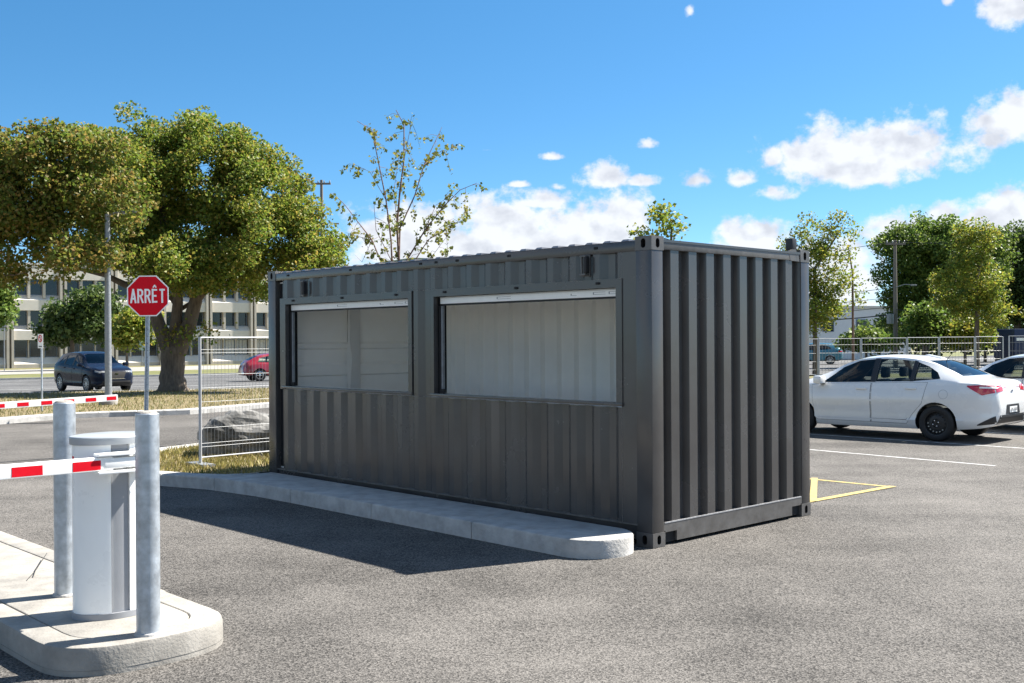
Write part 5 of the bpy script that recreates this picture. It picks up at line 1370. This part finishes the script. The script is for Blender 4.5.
SIDEP = [(.0, .90), (.08, .955), (.20, .985), (.27, .970), (.45, .984), (.62, 1.0), (.80, .985), (.92, .962), (1.0, .935)]
def sedan_params(rimkind='steel'):
    win = [[(.84, .95), (-.10, .98), (-.10, 1.375), (.20, 1.345), (.50, 1.225)],
           [(-.20, .985), (-.82, 1.005), (-.82, 1.35), (-.50, 1.378), (-.20, 1.382)],
           [(-.89, 1.01), (-1.34, 1.055), (-1.26, 1.16), (-1.10, 1.255), (-.89, 1.33)]]
    gl = [([(.87, .945), (-.11, .975)], [(.87, .95), (.50, 1.235), (.20, 1.355), (-.11, 1.385)]), ([(-.19, .98), (-.83, 1.0)], [(-.19, 1.39), (-.50, 1.386), (-.83, 1.358)]),
          ([(-.88, 1.005), (-1.36, 1.05)], [(-.88, 1.34), (-1.10, 1.265), (-1.36, 1.07)])]
    pil = [([(-.10, .977), (-.20, .98)], [(-.10, 1.386), (-.20, 1.39)]), ([(-.82, 1.002), (-.89, 1.005)], [(-.82, 1.36), (-.89, 1.34)]), ([(1.0, .925), (.82, .94)], [(1.0, .93), (.82, .975)])]
    doors = [([(.96, .34), (.92, .285), (-.12, .285)], [(1.02, .90), (.8, .93), (-.12, .96)], .04, .86),
             ([(-.145, .285), (-.78, .285), (-.88, .45), (-1.05, .64)], [(-.145, .96), (-.6, .975), (-.95, .988), (-1.14, .99)], -.86, .885)]
    tl = [(-1.80, .84), (-2.06, .815), (-2.20, .80)]; th = [(-1.80, .885), (-2.06, .905), (-2.20, .905)]
    return dict(
        x0=-2.24, x1=2.13, roofw=.545, side=SIDEP, wr=.305, rim=.205, gap=.045, axles=(-1.285, 1.285), track=.735, rimkind=rimkind, rimmat=M_rimb if rimkind == 'steel' else M_rims,
        top=[(-2.24, .60), (-2.225, .86), (-2.18, .985), (-2.08, 1.04), (-1.9, 1.06), (-1.74, 1.085), (-1.45, 1.225), (-1.12, 1.36), (-.75, 1.435), (-.30, 1.458), (.10, 1.43), (.42, 1.35), (.85, 1.15), (1.22, 1.01), (1.5, .975), (1.85, .88), (2.03, .79), (2.10, .68), (2.13, .55)],
        bot=[(-2.24, .42), (-2.16, .30), (-1.9, .24), (-1.3, .20), (0, .19), (1.4, .19), (1.9, .21), (2.08, .26), (2.13, .36)],
        wid=[(-2.24, .50), (-2.21, .62), (-2.14, .72), (-2.0, .785), (-1.7, .835), (-1.2, .858), (-.4, .86), (.6, .86), (1.25, .85), (1.6, .81), (1.85, .73), (2.03, .60), (2.10, .50), (2.13, .40)],
        belt=[(-2.24, .80), (-2.15, .93), (-1.9, .99), (-1.3, .995), (-.6, .965), (.3, .935), (1.0, .905), (1.5, .86), (2.13, .66)],
        cabin=(-1.68, 1.12), floor=.52, windows=win, glass=gl, pillars=pil, doors=doors, mirror=(.80, 1.0), bot_dark=.21,
        screens=[([(-.60, 1.045), (.60, 1.045), (.47, 1.375), (-.47, 1.375)], .34, 1.5), ([(-.56, 1.105), (.56, 1.105), (.47, 1.36), (-.47, 1.36)], -2.0, -1.02)],
        lights=[('tail_light', [(-1.80, .935), (-2.03, .80), (-2.215, .845)], [(-1.80, .955), (-2.03, .965), (-2.205, .955)], 'y', 0, M_tail), ('tail_light', [(.60, .845), (.38, .865)], [(.60, .955), (.38, .955)], 'x', -1, M_tail),
                ('reverse_light', [(-1.99, .912), (-2.20, .908)], [(-1.99, .938), (-2.20, .94)], 'y', 0, M_white), ('head_light', [(1.62, .72), (2.02, .62)], [(1.62, .78), (2.02, .74)], 'y', 0, M_lens), ('bumper_insert', [(-1.95, .30), (-2.20, .335)], [(-1.95, .315), (-2.20, .46)], 'y', 0, M_dark)],
        faces=[('windscreen', [(-.61, 1.04), (.61, 1.04)], [(-.48, 1.38), (.48, 1.38)], 1, M_glass, -.006), ('rear_window', [(-.57, 1.10), (.57, 1.10)], [(-.48, 1.365), (.48, 1.365)], -1, M_glass, -.006),
               ('bumper_insert', [(-.58, .33), (.58, .33)], [(-.52, .47), (.52, .47)], -1, M_dark, .004), ('plate_recess', [(-.30, .475), (.30, .475)], [(-.26, .635), (.26, .635)], -1, M_dark, .0055), ('licence_plate', [(-.16, .50), (.16, .50)], [(-.16, .60), (.16, .60)], -1, M_white, .012),
               ('badge', [(-.045, .84), (.045, .84)], [(-.045, .875), (.045, .875)], -1, M_chrome, .008), ('grille', [(-.35, .42), (.35, .42)], [(-.38, .60), (.38, .60)], 1, M_dark, .005)],
        seats=[(.14, .36), (.14, -.36), (-.78, .36), (-.78, -.36)], wheel_at=(.58, .36, .90))
HEAD = math.atan2(LD.y, LD.x)
# rear left wheel of the white sedan stands on the ground seen at this pixel
rw = gp(938, 441.0)
lat = Vector((math.cos(HEAD+math.pi/2), math.sin(HEAD+math.pi/2), 0))   # the car's left
def place(rear_left, head, P):
    f = Vector((math.cos(head), math.sin(head), 0)); l = Vector((-f.y, f.x, 0))
    c = Vector(rear_left)-f*P['axles'][0]-l*(P['track']); c.z = g(c.x, c.y); return c
P1 = sedan_params()
HS = math.atan2(.71, -.705)
sed, pch, bv = car('sedan', 'white four-door sedan with black steel wheels parked right of the container', place(rw, HS, P1), HS, P1, M_pw)
# its small marks: fuel flap, plate characters, shark antenna
for sy in (1,):
    ring = []
    for k in range(25):
        t = 2*math.pi*k/24; h = bv.ray_cast(Vector((-1.42+.075*math.cos(t), 1.6, .80+.075*math.sin(t))), Vector((0, -1, 0))); ring.append(h[0]+h[1]*.001 if h[0] else Vector((-1.42, .8, .8)))
    MB().tube(ring, .0035, 4, cap=False).build('fuel_flap', M_cabg, sed)
MB().tube([(-1.12, 0, 1.35), (-1.28, 0, 1.55)], [.006, .003], 6).build('antenna', M_dark, sed)
MB().add([(-.75, -.10, 1.43), (-1.1, -.10, 1.365), (-1.1, .10, 1.365), (-.75, .10, 1.43), (-.8, -.07, 1.455), (-1.06, -.07, 1.405), (-1.06, .07, 1.405), (-.8, .07, 1.455)], [(4, 7, 6, 5), (0, 4, 5, 1), (3, 2, 6, 7), (0, 3, 7, 4), (1, 5, 6, 2)]).build('roof_box', M_pw, sed)
for k in range(6):
    if k == 3: continue
    MB().box(-2.262, -2.2585, -.125+k*.042, -.10+k*.042, .525, .575).build('plate_character', M_cabg, sed)

P2 = sedan_params('alloy')
c2 = place(rw, HS, P2)+DD*3.0-LD*1.42
car('parked_car', 'pale silver car parked beyond the white sedan at the right edge', c2, HS, P2, M_ps)

def suv_params():
    win = [[(.92, 1.10), (.02, 1.13), (.02, 1.53), (.30, 1.50), (.55, 1.39)], [(-.08, 1.135), (-.86, 1.16), (-.86, 1.52), (-.08, 1.535)], [(-.95, 1.17), (-1.45, 1.22), (-1.30, 1.40), (-.95, 1.50)]]
    gl = [([(.95, 1.095), (.01, 1.125)], [(.95, 1.10), (.55, 1.40), (.30, 1.51), (.01, 1.54)]), ([(-.07, 1.13), (-.87, 1.155)], [(-.07, 1.545), (-.87, 1.53)]), ([(-.94, 1.165), (-1.47, 1.215)], [(-.94, 1.51), (-1.30, 1.41), (-1.47, 1.24)])]
    pil = [([(.02, 1.125), (-.08, 1.13)], [(.02, 1.54), (-.08, 1.545)]), ([(-.86, 1.157), (-.95, 1.165)], [(-.86, 1.53), (-.95, 1.505)])]
    doors = [([(.98, .42), (.94, .40), (.0, .40)], [(1.0, 1.06), (.5, 1.085), (.0, 1.10)], .14, .98), ([(-.03, .40), (-.75, .40), (-.92, .62), (-1.02, .85)], [(-.03, 1.10), (-.5, 1.12), (-.85, 1.14), (-1.05, 1.14)], -.84, 1.02)]
    return dict(
        x0=-2.27, x1=2.28, roofw=.60, side=SIDEP, wr=.36, rim=.245, gap=.05, axles=(-1.35, 1.35), track=.79, rimkind='alloy', rimmat=M_rims, spokes=10, gm=M_glassd, clad=.36,
        top=[(-2.27, .75), (-2.24, 1.05), (-2.15, 1.22), (-1.98, 1.40), (-1.75, 1.56), (-1.4, 1.64), (-.8, 1.68), (-.1, 1.685), (.30, 1.62), (.62, 1.48), (1.02, 1.23), (1.25, 1.13), (1.6, 1.08), (2.0, 1.0), (2.18, .90), (2.25, .75), (2.28, .6)],
        bot=[(-2.27, .50), (-2.15, .36), (-1.8, .28), (0, .24), (1.8, .25), (2.15, .30), (2.28, .42)],
        wid=[(-2.27, .60), (-2.23, .73), (-2.1, .83), (-1.8, .90), (-1.2, .92), (.8, .92), (1.4, .91), (1.8, .87), (2.05, .79), (2.2, .66), (2.26, .56), (2.28, .48)],
        belt=[(-2.27, .95), (-2.0, 1.13), (-1.4, 1.16), (-.5, 1.115), (.5, 1.08), (1.1, 1.05), (1.7, .98), (2.28, .78)],
        cabin=(-1.75, 1.05), floor=.62, windows=win, glass=gl, pillars=pil, doors=doors, mirror=(.92, 1.15), bot_dark=.4,
        screens=[([(-.66, 1.20), (.66, 1.20), (.53, 1.58), (-.53, 1.58)], .36, 1.5), ([(-.62, 1.24), (.62, 1.24), (.54, 1.52), (-.54, 1.52)], -2.4, -1.65)],
        lights=[('head_light', [(1.95, .86), (2.18, .80)], [(1.95, .92), (2.18, .88)], 'y', 0, M_lens), ('head_light', [(.40, .83), (.62, .83)], [(.40, .895), (.62, .90)], 'x', 1, M_lens), ('tail_light', [(-1.95, .98), (-2.2, .98)], [(-1.95, 1.06), (-2.2, 1.08)], 'y', 0, M_tail), ('tail_light', [(.35, .98), (.70, .98)], [(.35, 1.06), (.70, 1.08)], 'x', -1, M_tail)],
        faces=[('windscreen', [(-.67, 1.195), (.67, 1.195)], [(-.54, 1.585), (.54, 1.585)], 1, M_glassd, -.006), ('rear_window', [(-.63, 1.235), (.63, 1.235)], [(-.55, 1.525), (.55, 1.525)], -1, M_glassd, -.006),
               ('grille', [(-.30, .60), (.30, .60)], [(-.42, .86), (.42, .86)], 1, M_void, .006), ('grille_trim', [(-.36, .565), (.36, .565)], [(-.30, .59), (.30, .59)], 1, M_chrome, .010), ('badge', [(-.07, .74), (.07, .74)], [(-.07, .80), (.07, .80)], 1, M_chrome, .014),
               ('lower_intake', [(-.60, .40), (.60, .40)], [(-.58, .50), (.58, .50)], 1, M_black, .006), ('licence_plate', [(-.15, .52), (.15, .52)], [(-.15, .60), (.15, .60)], -1, M_white, .01), ('rear_bumper_trim', [(-.6, .45), (.6, .45)], [(-.6, .58), (.6, .58)], -1, M_dark, .004)],
        seats=[(.20, .38), (.20, -.38), (-.75, .38), (-.75, -.38)], wheel_at=(.62, .38, 1.02))
PS = suv_params()
f_s = Vector((.70, -.714, 0)).normalized(); hs_ = math.atan2(f_s.y, f_s.x)
# front-right tyre (viewer's left) touches down here; the left tyres of the picture are the car's right side
fr = gat(88, 44.0); l_s = Vector((-f_s.y, f_s.x, 0))
cs = fr-f_s*1.35+l_s*.79; cs.z = g(cs.x, cs.y)+.008
car('suv', 'dark blue grey sport utility car turning in from the street behind the lamp column', cs, hs_, PS, M_pb)
PT = suv_params()
ct = gat(812, 84); ct.z = g(ct.x, ct.y)
car('suv', 'teal blue sport utility car seen through the fence right of the container', ct, R(164), PT, M_pt)

def beetle_params():
    win = [[(.52, 1.0), (-.42, 1.0), (-.42, 1.36), (.05, 1.40), (.38, 1.32)], [(-.50, 1.0), (-1.30, 1.02), (-1.15, 1.25), (-.50, 1.375)]]
    gl = [([(.54, .995), (-.43, .995)], [(.54, 1.01), (.38, 1.33), (.05, 1.41), (-.43, 1.37)]), ([(-.49, .995), (-1.32, 1.015)], [(-.49, 1.385), (-1.15, 1.26), (-1.32, 1.03)])]
    doors = [([(.62, .42), (.55, .36), (-.45, .36)], [(.62, .95), (.1, .965), (-.45, .965)], -.32, .86)]
    return dict(
        x0=-2.03, x1=2.03, roofw=.50, side=[(.0, .92), (.10, .97), (.3, 1.0), (.5, 1.0), (.7, .985), (.85, .96), (.92, .95), (.97, .935), (1.0, .92)], wr=.33, rim=.20, gap=.04, axles=(-1.2, 1.2), track=.66, rimkind='alloy', rimmat=M_chrome, spokes=4,
        top=[(-2.03, .50), (-1.99, .80), (-1.85, 1.02), (-1.6, 1.20), (-1.25, 1.36), (-.8, 1.46), (-.2, 1.50), (.2, 1.46), (.42, 1.36), (.62, 1.10), (.75, 1.02), (1.2, .92), (1.6, .78), (1.9, .60), (2.03, .42)],
        bot=[(-2.03, .36), (-1.8, .30), (0, .27), (1.8, .30), (2.03, .36)],
        wid=[(-2.03, .55), (-1.9, .70), (-1.6, .77), (-1.2, .78), (-.7, .74), (0, .73), (.7, .74), (1.2, .78), (1.6, .76), (1.9, .68), (2.03, .52)],
        belt=[(-2.03, .46), (-1.8, .84), (-1.4, .95), (0, .97), (.7, .96), (1.2, .84), (2.03, .42)],
        cabin=(-1.5, .62), floor=.5, windows=win, glass=gl, pillars=[([(-.42, .99), (-.50, .99)], [(-.42, 1.375), (-.50, 1.36)])], doors=doors, mirror=(.5, 1.03), bot_dark=.36, handle=M_chrome,
        screens=[([(-.52, 1.06), (.52, 1.06), (.44, 1.36), (-.44, 1.36)], .40, .9), ([(-.46, 1.12), (.46, 1.12), (.38, 1.36), (-.38, 1.36)], -2.0, -1.2)],
        lights=[('head_light', [(.46, .62), (.66, .62)], [(.46, .80), (.66, .80)], 'x', 1, M_lens), ('tail_light', [(.50, .58), (.62, .58)], [(.50, .74), (.62, .74)], 'x', -1, M_tail)],
        faces=[('windscreen', [(-.53, 1.055), (.53, 1.055)], [(-.45, 1.365), (.45, 1.365)], 1, M_glass, -.006), ('rear_window', [(-.47, 1.115), (.47, 1.115)], [(-.39, 1.365), (.39, 1.365)], -1, M_glass, -.006),
               ('bumper', [(-.62, .40), (.62, .40)], [(-.62, .47), (.62, .47)], 1, M_chrome, .06), ('bumper', [(-.62, .40), (.62, .40)], [(-.62, .47), (.62, .47)], -1, M_chrome, .06)],
        seats=[(.05, .32), (.05, -.32)], wheel_at=(.42, .32, .95))
PB = beetle_params()
# its tail shows left of the container
nb = gp(252.5, 381.0); hb_ = math.atan2(dfk.y, dfk.x)
cbt = place(nb, hb_, PB); cbt.z = g(cbt.x, cbt.y)+.008
car('vintage_car', 'red rounded vintage car on the street, half hidden by the container', cbt, hb_, PB, M_pr)

# blue trailer at the right edge behind the fence
tb = gat(1040, 66); e = thing('box_trailer', 'dark blue box trailer with pale stripe at the right edge behind the fence', 'trailer', tb, R(8))
M_pblue = mat('trailer_blue', (.008, .022, .075), .5, var=.1)
bx = MB().bbox(-1.7, 2.6, 0, 2.2, .55, 2.35, .04).build('body', M_pblue, e, smooth=30)
MB().box(-1.55, 2.45, -.006, -.001, 1.62, 1.80).build('stripe', M_white, bx)
for x in (-1.0, -.3): MB().lathe([(.01, -.10), (.20, -.10), (.34, -.09), (.36, 0), (.34, .09), (.01, .10)], 20, axis='Y', origin=(x+1.2, .25, .36)).build('wheel', M_black, e, smooth=50)
MB().box(-1.7, 2.6, .3, 1.9, .36, .549).build('chassis', M_dark, e)
